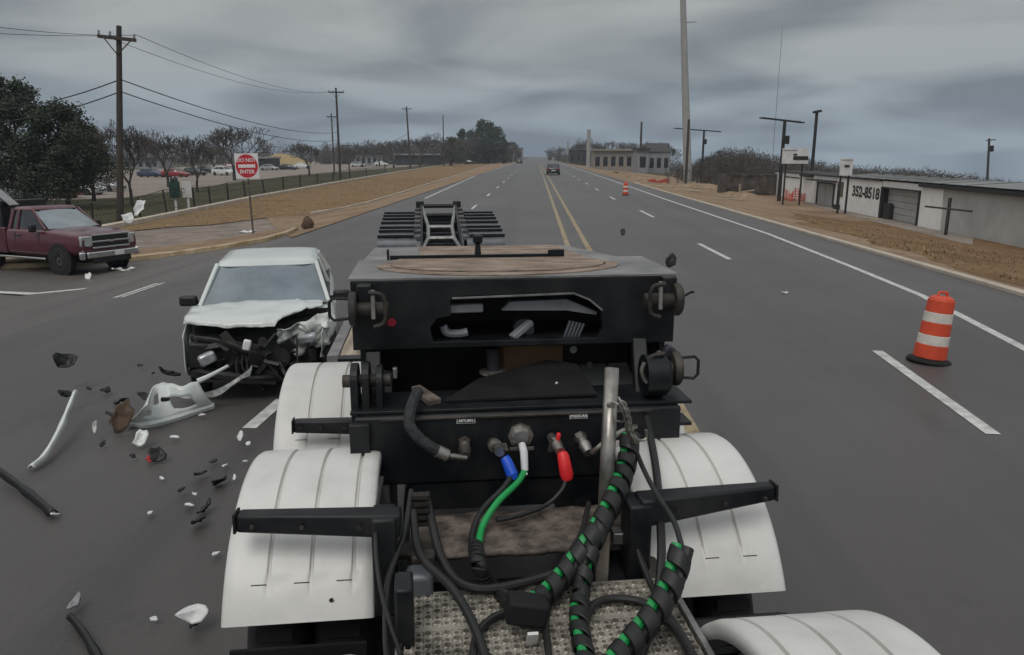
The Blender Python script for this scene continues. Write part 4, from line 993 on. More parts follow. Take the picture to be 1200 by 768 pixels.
# things seen through the cutout: bright grey ledge, round drum and strap
MB().beam(TL(519, 362, 3.87), TL(566, 360.5, 3.87), 0.05, 0.045).build('inner_ledge', 'trailer_pale', tr, bevel=0.008)
m = MB(); lp = [TL(u, v, 3.86) for u, v in ((588, 364), (598, 354), (664, 351), (700, 366), (698, 369), (664, 364))]; m.loft([lp, [q + Vector((0, 0.05, 0)) for q in lp]]); m.build('inner_ledge', 'trailer_pale', tr, smooth=False)
MB().tube(spline([TL(u, v, 3.9) for u, v in ((519, 382), (524, 390), (538, 391), (548, 389))], 5), 0.022, 8).build('inner_lug', 'trailer_pale', tr)
MB().lathe([(0, 0.055), (0.10, 0.055)], TL(614, 386, 3.95), 'y', 18).build('inner_drum', 'trailer_grey', tr)
MB().beam(TL(600, 396, 3.87), TL(622, 377, 3.92), 0.05, 0.03).build('inner_link', 'trailer_pale', tr, bevel=0.005)
for i in range(5): MB().beam(TL(668 + i*4, 376 + i*0.8, 3.87), TL(660 + i*4, 398, 3.87), 0.009, 0.012).build('spring_leaf', 'trailer_grey', tr)
for i in range(3): MB().beam(TL(575 + i*7, 352, 4.2), TL(566 + i*8, 362, 4.2), 0.008, 0.008).build('inner_rod', 'grimy_steel', tr)
MB().box(BX0 + 0.05, BX1 - 0.05, 4.5, 4.52, 1.0, 1.9).build('back_plate', 'black_steel', tr, smooth=False)
for x in (BX0 + 0.03, BX1 - 0.06): MB().box(x, x + 0.03, 3.85, 4.49, 1.2, 1.898).build('side_plate', 'black_steel', tr, smooth=False)
# corner pins with discs, clevises and bent handles
def pin(c, side, rod=False):
    c = Vector(c); s = side
    o = MB().lathe([(0, 0.078), (0.012, 0.085), (0.03, 0.085), (0.038, 0.078)], c + Vector((s*0.05 - (0.038 if s < 0 else 0), 0, 0)), 'x', 26).build('pin_disc', 'grimy_steel', tr)
    MB().cyl(c + Vector((-s*0.10, 0, -0.005)), c + Vector((s*0.052, 0, -0.005)), 0.038, n=16).build('pin_barrel', 'grimy_steel', o)
    MB().tube([c + Vector((-s*0.03, -0.045, 0.10)), c + Vector((-s*0.03, -0.055, -0.04))], 0.012, 8).build('clevis_bar', 'bare_steel', o)
    MB().tube(spline([c + Vector((-s*0.01, -0.06, 0.09)), c + Vector((-s*0.08, -0.065, 0.07)), c + Vector((-s*0.085, -0.065, -0.05)), c + Vector((-s*0.03, -0.06, -0.08))], 5), 0.011, 8).build('keeper', 'grimy_steel', o)
    if rod: MB().tube([c + Vector((s*0.085, 0, 0)), c + Vector((s*0.15, 0.02, 0.03)), c + Vector((s*0.17, 0.02, 0.032))], [0.006, 0.008, 0.006], 6).build('handle', 'black_steel', o)
    else: MB().tube([c + Vector((s*0.08, 0, 0.05)), c + Vector((s*0.165, 0, 0.055)), c + Vector((s*0.185, 0, 0.035)), c + Vector((s*0.185, 0, -0.035)), c + Vector((s*0.165, 0, -0.055)), c + Vector((s*0.08, 0, -0.045))], 0.008, 8).build('handle', 'black_steel', o)
    return o
pin(TL(431, 362, 3.72), -1); pin(TL(777, 351, 3.72), 1, True)
for s, u, v in ((-1, 427, 345), (1, 783, 335)):
    q = TL(u, v, 3.76); MB().obox(q, (0.07, 0.08, 0.10)).build('pin_lug', 'black_steel', tr, bevel=0.008)
pin(TL(775, 432, 3.46), 1)
MB().lathe([(0, 0.10), (0.10, 0.10), (0.12, 0.08)], TL(754, 440, 3.42), 'x', 24).build('hinge_drum', 'black_steel', tr)
m = MB().tube(spline([TL(u, v, 3.36) for u, v in ((755, 425), (752, 436), (758, 448), (770, 446))], 4), 0.010, 8); m.build('keeper', 'bare_steel', tr)
MB().obox(TL(783, 412, 3.5), (0.05, 0.05, 0.06), (0, 0.5, 0)).build('grimy_lug', 'purple_grime', tr, bevel=0.01)
# left lower hinge: tall rounded plates
def rounded_plate(cx, y0, cz, w, h, t, mat='black_steel', name='hinge_plate'):
    p = [(y0 - w/2, cz - h/2), (y0 + w/2, cz - h/2)] + [(y0 + w/2*math.cos(a), cz + h/2 - w/2 + w/2*math.sin(a)) for a in [R(q) for q in range(0, 181, 15)]]
    return MB().prism(p, cx - t/2, cx + t/2, 'x').build(name, mat, tr, smooth=False, bevel=0.004)
for u, v, dx in ((417, 460, 0.035), (430, 458, 0.035), (446, 462, 0.03)):
    q = TL(u, v, 3.45); rounded_plate(q.x, 3.45, q.z, 0.16, 0.28, dx)
q = TL(432, 462, 3.40); MB().cyl((q.x - 0.12, 3.45, q.z + 0.05), (q.x + 0.1, 3.45, q.z + 0.05), 0.03).build('hinge_pin', 'grimy_steel', tr)
MB().obox(TL(463, 437, 3.45), (0.02, 0.03, 0.05)).build('bolt_head', 'galvanised', tr, bevel=0.004)
MB().beam(TL(438, 417, 3.7), TL(438, 478, 3.5), 0.07, 0.09).build('upright', 'black_steel', tr, bevel=0.006)
MB().beam(TL(748, 400, 3.7), TL(752, 470, 3.5), 0.07, 0.09).build('upright', 'black_steel', tr, bevel=0.006)
MB().beam(TL(744, 400, 4.05), TL(752, 424, 4.0), 0.045, 0.02).build('bright_strap', 'galvanised', tr)
# sloping dark guard, tan block, bright ring
m = MB(); m.add([TL(520, 472, 3.42), TL(700, 464, 3.42), TL(676, 428, 3.85), TL(640, 424, 3.9), TL(560, 446, 3.8)], [(0,1,2,3,4)]); m.build('sloping_guard', 'black_rubber', tr, smooth=False, solid=0.01)
q0, q1 = TL(590, 432, 4.05), TL(660, 404, 4.05); MB().box(q0.x, q1.x, 4.05, 4.3, q0.z - 0.05, q1.z).build('tan_block', 'tan_card', tr, bevel=0.01)
MB().cyl(TL(578, 436, 3.9), TL(577, 408, 3.9), 0.035).build('air_spring', 'purple_grime', tr)
MB().lathe([(0, 0.075), (0.012, 0.075), (0.016, 0.05)], TL(578, 437, 3.9), 'z', 20).build('spring_seat', 'bare_steel', tr)
MB().lathe([(0, 0.02), (0.02, 0.02)], TL(672, 410, 3.9), 'y', 12).build('bolt_head', 'galvanised', tr); MB().lathe([(0, 0.018), (0.02, 0.018)], TL(691, 428, 3.9), 'y', 12).build('bolt_head', 'grimy_steel', tr)
MB().tube(spline([TL(653, 448, 3.6), TL(651, 453, 3.6), TL(656, 457, 3.6), TL(654, 462, 3.6)], 4), 0.006, 6).build('bright_hook', 'plain_white', tr)
MB().beam(TL(487, 455, 3.55), TL(510, 472, 3.40), 0.05, 0.03, 0.07, 0.03).build('dirty_strap', 'rusty_plate', tr, bevel=0.005)
# lower front beam carrying the couplings
LX0, LX1 = -0.645, 0.872
MB().box(LX0, LX1, 3.30, 3.55, 1.115, 1.448).build('coupling_panel', 'black_steel', tr, bevel=0.012)
MB().box(LX0 - 0.02, LX1 + 0.06, 3.33, 3.62, 1.450, 1.466).build('panel_flange', 'black_steel', tr, bevel=0.003)
MB().box(LX1 + 0.002, LX1 + 0.075, 3.36, 3.5, 1.33, 1.345).build('side_flange', 'black_steel', tr)
MB().tube([(LX0 + 0.12, 3.296, 1.435), (LX1 - 0.15, 3.296, 1.435)], 0.007, 6).build('panel_edge', 'grimy_steel', tr)
MB().box(LX0 - 0.02, LX0 + 0.07, 3.26, 3.298, 1.29, 1.43).build('corner_bracket', 'black_steel', tr, bevel=0.006)
MB().box(-0.4, 0.55, 3.31, 3.50, 0.98, 1.113).build('lower_beam', 'black_steel', tr, smooth=False)
MB().lathe([(0, 0.022), (0.012, 0.016)], TL(459, 378, 3.79), 'y', 16).build('red_reflection', 'reflection_red', tr)  # small red disc painting a blurry reflection on the beam, no lamp
def lab(s, u, v):
    q = TL(u, v, 3.296); pl = MB().box(q.x - 0.042, q.x + 0.042, 3.2935, 3.2975, q.z - 0.013, q.z + 0.013).build('label_plate', 'plain_white', tr)
    MB().box(q.x - 0.039, q.x + 0.039, 3.2925, 3.2934, q.z - 0.0105, q.z + 0.0105).build('label_face', 'plain_black', pl)
    text(s, 0.0175, 'plain_white', pl, (q.x, 3.2915, q.z), (R(90), 0, 0), ext=0.0004, bold=0.0006)
lab('RETURN', 546, 493); lab('PRESSURE', 678, 487.5)
def fitting(u, v, tip, mat='grimy_steel', k=1.0):
    a = TL(u, v, 3.30); b = TL(*tip, 3.19); d = b - a
    o = MB().tube([a, a + d*0.25], 0.030*k, 6).build('hydraulic_fitting', mat, tr)
    MB().tube([a + d*0.25, a + d*0.55], 0.024*k, 14).build('collar', 'bare_steel', o); MB().tube([a + d*0.55, a + d*0.75, a + d], [0.030*k, 0.027*k, 0.022*k], 14).build('coupling_nut', mat, o)
    return a + d
f1 = fitting(544, 517, (545, 535)); f2 = fitting(679, 511, (690, 531), 'bare_steel')
sk = TL(610, 510, 3.30)
o = MB().lathe([(-0.03, 0.034), (-0.026, 0.047), (-0.012, 0.047), (-0.012, 0.06), (0, 0.06)], sk, 'y', 8).build('electrical_socket', 'bare_steel', tr, smooth=False)
MB().lathe([(-0.042, 0.022), (-0.04, 0.032), (-0.0305, 0.034)], sk, 'y', 20).build('socket_lid', 'galvanised', o); MB().box(sk.x - 0.055, sk.x + 0.055, sk.y - 0.06, sk.y - 0.045, sk.z - 0.052, sk.z - 0.04).build('lid_hinge', 'bare_steel', o)

# lowboy deck of long boards, side rails, rear axle group
for i in range(10):
    x0 = -1.22 + i*0.244; MB().box(x0 + 0.006, x0 + 0.238, 7.6, 15.6, 0.56, 0.61).build('deck_board', 'deck_wood', tr, smooth=False)
for x in (-1.34, 1.225): MB().box(x, x + 0.115, 7.58, 15.62, 0.42, 0.622).build('side_rail', 'grey_deck', tr, bevel=0.008)
MB().box(-1.22, 1.22, 7.45, 7.598, 0.40, 0.615).build('front_sill', 'black_steel', tr)
MB().box(-0.45, 0.45, 4.7, 7.45, 0.75, 1.02).build('neck_beam', 'black_steel', tr, smooth=False); MB().box(-0.45, 0.45, 4.53, 5.0, 1.02, 1.7).build('neck_post', 'black_steel', tr, smooth=False)
MB().box(-0.44, 0.44, 7.2, 7.44, 0.3, 0.745).build('neck_foot', 'black_steel', tr, smooth=False)
for s in (-1, 1):
    for k in range(3):
        yc = 16.35 + k*1.3
        for a, c in ((0.62, 0.88), (0.92, 1.18)): MB().lathe([(s*a, 0.22), (s*a, 0.38), (s*(a + 0.04), 0.43), (s*(c - 0.04), 0.43), (s*c, 0.38), (s*c, 0.22)], (0, yc, 0.43), 'x', 24).build('tyre', 'tyre', tr)
    a0, a1 = 0.52*s, 1.32*s
    prof = [(15.62, 0.64), (15.66, 0.84), (15.8, 0.93), (16.4, 1.00), (17.2, 1.08), (18.2, 1.16), (18.9, 1.20), (19.25, 1.15), (19.45, 0.95)]
    pts = []
    sp = spline([(0, p[0], p[1]) for p in prof], 6)
    o = MB().grid([[(a0, q.y, q.z), (a1, q.y, q.z), (a1, q.y, q.z - 0.10)] for q in sp]).build('wheel_cover', 'trailer_grey', tr, smooth=False, solid=0.01)
    for yy in (15.9, 16.35, 16.8, 17.3, 17.8, 18.3, 18.8, 19.1):
        q = min(sp, key=lambda t: abs(t.y - yy)); MB().beam((a0, q.y, q.z + 0.03), (a1, q.y, q.z + 0.03), 0.11, 0.05).build('cover_rib', 'trailer_grey', tr, smooth=False)
        MB().box(min(a0, a1), max(a0, a1), q.y - 0.085, q.y - 0.058, q.z + 0.004, q.z + 0.045).build('rib_seal', 'black_rubber', tr, smooth=False)
    MB().beam((a0*0.98, 15.75, 0.92), (a0*0.98, 19.2, 1.26), 0.14, 0.12).build('inner_rail', 'trailer_grey', tr, bevel=0.02)
    for k in range(6): MB().lathe([(0, 0.07), (0.06, 0.07)], (a0*0.98, 16 + k*0.55, 0.99 + k*0.054), 'z', 10).build('rail_stud', 'grimy_steel', tr)
MB().box(-0.42, 0.42, 15.7, 19.3, 0.35, 0.62).build('axle_frame', 'black_steel', tr, smooth=False)
for k, (y, z, hw) in enumerate(((15.75, 0.66, 0.40), (16.5, 0.84, 0.28), (17.4, 1.0, 0.27), (18.3, 1.2, 0.30), (19.2, 1.36, 0.44))):
    MB().tube([(-hw, y, z), (hw, y, z)], 0.05, 8).build('rung', 'galvanised' if k in (1, 2) else 'black_steel', tr)
for s in (-1, 1):
    MB().tube([(s*0.40, 15.75, 0.70), (s*0.28, 16.5, 0.84), (s*0.27, 17.4, 1.0), (s*0.42, 19.2, 1.36)], 0.045, 8).build('ladder_rail', 'galvanised', tr)
    MB().obox((s*0.46, 19.25, 1.40), (0.2, 0.16, 0.16)).build('corner_block', 'plain_black', tr, bevel=0.02)
    MB().beam((s*0.42, 15.75, 0.60), (s*0.42, 19.25, 1.32), 0.05, 0.22).build('ladder_side', 'black_steel', tr)
for y in (16.2, 17.0, 17.9, 18.7): MB().box(-0.40, 0.40, y, y + 0.18, 0.62, 0.72 + (y - 16)*0.18).build('cross_plate', 'black_steel', tr, smooth=False)

# ------------------------------------------------------------------ hoses and cables between cab and trailer (things of their own)
def lift(p, r):                                  # keep a hose lying on, not inside, the plates below it
    o = _ti @ (CAMP - TO)
    for y0, y1, x0, x1, zt in ((1.6, 2.60, -0.5, 0.7, 1.035), (2.68, 3.12, -0.42, 0.57, 1.095)):
        if y0 < p.y < y1 and x0 < p.x < x1 and p.z < zt + r:
            p = o + (p - o) * ((zt + r - o.z) / (p.z - o.z))
    return p
def hose(name, label, pts, r, mat, cat='hose', n=10, loc=None):
    pts = [lift(p, r) for p in pts]
    wp = [W(p) for p in pts]; c = wp[0].copy(); t = thing(name, label, cat, c)
    MB().tube([q - c for q in spline(wp, 8)], r, n).build('line', mat, t); return t, c
def rel(c, pts): return [W(p) - c for p in pts]
# blue service line
bl = [TL(600, 556, 3.10), TL(590, 572, 3.04), TL(565, 598, 2.95), TL(553, 628, 2.85), TL(556, 652, 2.78)]
t, c = hose('air_hose', 'black air hose with bright blue grip plugged into the panel', bl, 0.013, 'hose_black')
MB().tube(rel(c, [TL(591, 536, 3.14), TL(594, 541, 3.13), TL(600, 556, 3.10), TL(601, 560, 3.10)]), [0.020, 0.024, 0.027, 0.022], 16).build('blue_grip', 'blue_grip', t)
gh = MB(); q = rel(c, [TL(578, 520, 3.29), TL(586, 529, 3.17)]); gh.tube([q[0], q[0].lerp(q[1], 0.3), q[0].lerp(q[1], 0.31), q[1]], [0.03, 0.032, 0.022, 0.026], 12); gh.build('glad_hand', 'bare_steel', t)
q = rel(c, [TL(577, 524, 3.2), TL(592, 522, 3.2), TL(594, 530, 3.17)]); MB().tube(q, 0.013, 8).build('glad_hand_seal', 'grimy_steel', t)
# red emergency line
rd = [TL(664, 560, 3.10), TL(658, 575, 3.06), TL(640, 592, 3.02), TL(610, 604, 3.0), TL(582, 610, 2.98)]
t, c = hose('air_hose', 'thin black air hose with bright red grip plugged into the panel', rd, 0.010, 'hose_black')
MB().tube(rel(c, [TL(659, 531, 3.14), TL(660, 535, 3.13), TL(664, 556, 3.10), TL(665, 561, 3.10)]), [0.022, 0.027, 0.031, 0.025], 16).build('red_grip', 'red_grip', t)
q = rel(c, [TL(646, 512, 3.29), TL(657, 530, 3.15)]); MB().tube([q[0], q[0].lerp(q[1], 0.4), q[0].lerp(q[1], 0.41), q[1]], [0.022, 0.024, 0.03, 0.022], 12).build('glad_hand', 'bare_steel', t)
MB().obox(rel(c, [TL(653, 517, 3.22)])[0], (0.018, 0.03, 0.075), (0, 0.2, 0)).build('red_lever', 'red_grip', t, bevel=0.004)
MB().obox(rel(c, [TL(646, 522, 3.22)])[0], (0.022, 0.03, 0.06), (0, 0.25, 0)).build('valve_body', 'grimy_steel', t, bevel=0.004)
# green electrical cable with white boot
gr = [TL(615, 552, 3.14), TL(606, 566, 3.08), TL(582, 590, 2.97), TL(565, 618, 2.87), TL(560, 650, 2.77)]
t, c = hose('electrical_cable', 'plain green electrical cable with white boot from the round socket', gr, 0.0145, 'green_hose', 'cable')
MB().tube(rel(c, [TL(612, 522, 3.24), TL(614, 530, 3.18), TL(615, 552, 3.14)]), [0.017, 0.018, 0.016], 12).build('white_boot', 'white_boot', t)
MB().tube(rel(c, [TL(614, 550, 3.14), TL(618, 556, 3.12), TL(612, 558, 3.12)]), 0.003, 6).build('cable_tie', 'plain_white', t)
# hydraulic hoses to the two side fittings
hy = [TL(490, 458, 3.36), TL(482, 478, 3.27), TL(480, 498, 3.20), TL(494, 516, 3.17), TL(515, 530, 3.16), TL(535, 537, 3.17)]
t, c = hose('hydraulic_hose', 'braided black hydraulic hose curving down to the return fitting', hy[:5], 0.026, 'braid_black')
MB().tube(rel(c, [TL(512, 528.5, 3.16), TL(524, 534, 3.165), TL(526, 535, 3.165), TL(546, 537, 3.19)]), [0.030, 0.030, 0.016, 0.014], 12).build('crimp_fitting', 'bare_steel', t)
hy = [TL(694, 531, 3.19), TL(702, 524, 3.17), TL(712, 516, 3.18), TL(730, 505, 3.22), TL(745, 500, 3.28)]
t, c = hose('hydraulic_hose', 'short steel-ended hydraulic hose leading behind the upright pole from the pressure fitting', hy, 0.012, 'bare_steel')
# spiral-wrapped bundles, green hose beside black hose
def bundle(label, pts, Rb=0.032, green=True, pitch=0.082, cover=0.74, gside=-1.0, name='wrapped_hose'):
    pts = [lift(p, Rb) for p in pts]
    wp = [W(p) for p in pts]; c = wp[0].copy(); t = thing(name, label, 'hose', c)
    sp = [q - c for q in spline(wp, 14)]; n = len(sp)
    side = []
    for i in range(n):
        d = (sp[min(i+1, n-1)] - sp[max(i-1, 0)]).normalized(); a = d.cross(Vector((0, 1, 0.2))).normalized(); side.append((d, a, a.cross(d)))
    off = Rb*0.42
    ga = [sp[i] + side[i][1]*(gside*off*0.85) + side[i][2]*(off*0.75) for i in range(n)]; gb = [sp[i] - side[i][1]*(gside*off) - side[i][2]*(off*0.2) for i in range(n)]
    MB().tube(ga, Rb*0.47, 10).build('green_line', 'green_hose' if green else 'hose_black', t); MB().tube(gb, Rb*0.56, 10).build('black_line', 'hose_black', t)
    # helical wrap
    cum = [0]
    for i in range(1, n): cum.append(cum[-1] + (sp[i] - sp[i-1]).length)
    tot = cum[-1]; m = MB(); turns = tot / pitch; steps = int(turns*20); k = 0; rows = []
    def at(s):
        nonlocal k
        s = max(0, min(tot - 1e-6, s)); i = 0
        lo, hi = 0, n - 1
        while hi - lo > 1:
            mid = (lo + hi)//2
            if cum[mid] <= s: lo = mid
            else: hi = mid
        f = (s - cum[lo])/max(1e-9, cum[lo+1] - cum[lo]); p = sp[lo].lerp(sp[lo+1], f); d, a, b = side[lo]; d2, a2, b2 = side[lo+1]
        return p, a.lerp(a2, f), b.lerp(b2, f)
    w = pitch*cover
    for i in range(steps + 1):
        th = 2*math.pi*i/20; s = tot*i/steps; row = []
        for j, (ds, dr) in enumerate(((-0.5, -0.004), (-0.42, 0), (0, 0.0015), (0.42, 0), (0.5, -0.004))):
            p, a, b = at(s + ds*w); row.append(p + (a*math.cos(th) + b*math.sin(th))*(Rb + dr))
        rows.append(row)
    m.grid(rows); m.build('spiral_wrap', 'hose_black', t, solid=0.003)
    return t, c
ha = [TL(739, 508, 2.96), TL(734, 545, 2.86), TL(718, 588, 2.68), TL(694, 630, 2.56), TL(666, 668, 2.49), TL(640, 697, 2.44), TL(614, 713, 2.40)]
bundle('longest green and black wrapped hose hanging diagonally from the chain', ha, 0.042)
hb = [TL(762, 566, 2.55), TL(790, 612, 2.40), TL(800, 640, 2.30), TL(787, 684, 2.22), TL(765, 722, 2.14), TL(732, 762, 2.05), TL(700, 800, 2.0)]
bundle('thick green and black wrapped hose looping over the right end of the tread plates', hb[2:], 0.042)
hose('hose_tail', 'thin black hose tail rising from the looped wrapped hose behind the fender arm', [TL(735, 500, 3.28), TL(752, 545, 2.80), TL(770, 580, 2.60), TL(790, 612, 2.42), TL(800, 645, 2.30)], 0.010, 'hose_black')
hc = [TL(708, 610, 2.60), TL(692, 648, 2.52), TL(681, 690, 2.42), TL(679, 735, 2.32), TL(690, 790, 2.2)]
bundle('short green and black wrapped hose hanging left of the upright pole foot', hc, 0.034, gside=1.0)
hd = [TL(557, 640, 2.80), TL(562, 664, 2.73), TL(576, 688, 2.62), TL(600, 708, 2.50)]
bundle('dark corrugated sleeve gathering the blue and green lines together', hd, 0.030, green=False, pitch=0.035, cover=0.75)
t = thing('hose_clamp', 'black clamp block with a pale tag where wrapped hoses meet', 'clamp', W(lift(TL(617, 714, 2.34), 0.07)))
MB().obox((0, 0, 0), (0.14, 0.09, 0.085), (0, 0.2, TYAW)).build('block', 'black_rubber', t, bevel=0.012)
MB().obox((0.02, -0.09, -0.05), (0.035, 0.01, 0.075), (0.5, 0, TYAW)).build('tag', 'sign_dull', t)
for k, (lab_, pts, r) in enumerate((
    ('slack black cable crossing the left part of the tread plates', [TL(484, 600, 2.82), TL(492, 650, 2.60), TL(530, 690, 2.42), TL(556, 735, 2.24), TL(575, 790, 2.1)], 0.016),
    ('black cable arching over the tread plates from the hose clamp', [TL(610, 712, 2.42), TL(576, 726, 2.34), TL(558, 748, 2.26), TL(552, 800, 2.15)], 0.015),
    ('slim black cable sagging beside the inner edge of the left fender', [TL(482, 575, 2.92), TL(474, 625, 2.70), TL(455, 680, 2.50), TL(452, 740, 2.30), TL(456, 800, 2.2)], 0.011),
    ('black cable across the right corner of the tread plates', [TL(679, 745, 2.30), TL(700, 706, 2.42), TL(750, 705, 2.38), TL(790, 735, 2.28), TL(820, 790, 2.15)], 0.014),
    ('black hose looping under the lower beam beside the rusty plate', [TL(500, 585, 2.95), TL(520, 660, 2.66), TL(560, 690, 2.58), TL(640, 676, 2.60), TL(700, 650, 2.68)], 0.018),
    ('thin black cable hanging behind the left fender arm bracket', [TL(448, 560, 2.95), TL(440, 620, 2.62), TL(446, 690, 2.45), TL(470, 768, 2.2)], 0.009),
    ('black cable rising from the tread plates to the rusty plate', [TL(646, 790, 2.18), TL(640, 725, 2.36), TL(655, 668, 2.58), TL(680, 628, 2.78), TL(690, 590, 3.0)], 0.012),
    ('black cable drooping over the right stay bar', [TL(735, 560, 3.0), TL(742, 625, 2.68), TL(765, 690, 2.45), TL(800, 745, 2.25), TL(830, 800, 2.1)], 0.012),
    ('straight black cable dropping beside the coupling panel right end', [TL(758, 490, 3.28), TL(768, 545, 2.95), TL(772, 585, 2.74), TL(775, 650, 2.50), TL(768, 710, 2.35), TL(745, 790, 2.15)], 0.017))):
    hose('black_cable', lab_, pts, r, 'hose_black', 'cable')
# upright galvanised pole that holds the hoses, ring and chain
pt, pb = W(TL(717, 432, 2.98)), W(TL(701, 770, 2.52))
t = thing('hose_pole', 'upright galvanised hose pole with open top among the hoses', 'pole', pb)
d = pt - pb; mid = d*0.47
MB().tube([mid, d], 0.030, 20, caps=False).build('upper_tube', 'bare_steel', t, solid=0.005)
MB().beam((0, 0, 0), mid, 0.052, 0.052).build('lower_bar', 'pole_steel', t, bevel=0.004)
MB().tube([mid*0.98, mid*1.04], 0.032, 16).build('joint_collar', 'pole_steel', t)
u_ = d.normalized()
def ring(c, nrm, rad, r, name, mat, parent, sq=1.0):
    c = Vector(c); nrm = Vector(nrm).normalized(); a = nrm.orthogonal().normalized(); b = nrm.cross(a)
    return MB().tube([c + a*rad*math.cos(2*math.pi*k/18) + b*rad*sq*math.sin(2*math.pi*k/18) for k in range(18)], r, 7, closed=True).build(name, mat, parent)
MB().lathe([(-0.036, 0.014), (-0.028, 0.018), (0, 0.018)], d*0.87, 'y', 12).build('eye_bolt', 'bare_steel', t)
ring(d*0.87 + Vector((0.02, -0.02, -0.03)), (0.3, 0.4, 0.2), 0.05, 0.005, 'split_ring', 'bare_steel', t)
cs = [TL(727, 470, 2.84), TL(733, 482, 2.84), TL(736, 494, 2.85), TL(738, 506, 2.86), TL(744, 516, 2.87)]
ch = thing('chain', 'short bright steel chain hanging from the hose pole ring', 'chain', W(cs[0]))
sp = spline([W(p) - W(cs[0]) for p in cs], 3)
for i, q in enumerate(sp[:-1]):
    e = (sp[i+1] - q).normalized(); m_ = e.cross(Vector((1, 0, 0) if i % 2 else (0, 1, 0))).normalized()
    a, b = e*0.024, m_.cross(e).normalized()*0.012; cc = (q + sp[i+1])/2
    MB().tube([cc + a*math.cos(2*math.pi*k/12) + b*math.sin(2*math.pi*k/12) for k in range(12)], 0.005, 6, closed=True).build('link', 'bare_steel', ch)
MB().tube(spline([W(p) - W(cs[0]) for p in (TL(741, 508, 2.86), TL(748, 516, 2.86), TL(757, 514, 2.87), TL(757, 504, 2.87))], 4), 0.006, 6).build('hook', 'bare_steel', ch)

# ================================================================== VEHICLES (front towards local -y)
def interp(tab, y):
    if y <= tab[0][0]: return tab[0][1:]
    for a, b in zip(tab, tab[1:]):
        if y <= b[0]:
            f = (y - a[0])/(b[0] - a[0]); f = f*f*(3 - 2*f); return tuple(p + (q - p)*f for p, q in zip(a[1:], b[1:]))
    return tab[-1][1:]
def body_loop(y, w, zb, zt, crown=0.03):
    h = [(0.80*w, zb), (0.95*w, zb + 0.05), (w, zb + 0.16), (1.0*w, (zb + zt)/2), (0.985*w, zt - 0.13), (0.95*w, zt - 0.05), (0.86*w, zt - 0.008), (0.5*w, zt + crown*0.7), (0, zt + crown)]
    return [(x, y, z) for x, z in h] + [(-x, y, z) for x, z in h[-2::-1]]
def rrect(y0, y1, hw, z, c=0.18, n=4, bow=0.05):        # rounded plan outline of the cabin at height z
    pts = []
    for cx, cy, a0 in ((hw - c, y1 - c, 0), (-hw + c, y1 - c, 90), (-hw + c, y0 + c, 180), (hw - c, y0 + c, 270)):
        for k in range(n + 1):
            a = R(a0 + 90*k/n); x = cx + c*math.cos(a); y = cy + c*math.sin(a)
            if a0 >= 180: y -= bow*(1 - (x/hw)**2)
            else: y += bow*(1 - (x/hw)**2)
            pts.append((x, y, z))
    return pts
def sedan_wheel(x0, x1, y, r, parent):
    t = MB().lathe([(x0, r*0.62), (x0, r*0.9), (x0 + (0.02 if x1 > x0 else -0.02), r), (x1 - (0.02 if x1 > x0 else -0.02), r), (x1, r*0.9), (x1, r*0.62)], (0, y, r), 'x', 24).build('wheel', 'tyre', parent)
    MB().lathe([(x0*1.0, r*0.1), (x0*1.002, r*0.6), (x1, r*0.6)], (0, y, r), 'x', 20).build('rim', 'wheel_grey', t)
    MB().lathe([(x1*1.0, r*0.12), (x1*1.006, r*0.25), (x1*0.99, r*0.50), (x1*1.004, r*0.58), (x1*0.98, r*0.62)], (0, y, r), 'x', 10).build('hubcap', 'wheel_grey', t)
    return t
TAB = [(-2.30, 0.66, 0.32, 0.60), (-2.18, 0.80, 0.22, 0.70), (-1.85, 0.87, 0.20, 0.80), (-1.0, 0.89, 0.19, 0.95), (-0.4, 0.895, 0.19, 0.97), (1.4, 0.89, 0.19, 1.0), (2.1, 0.84, 0.22, 0.98), (2.26, 0.78, 0.28, 0.90), (2.32, 0.68, 0.36, 0.72)]
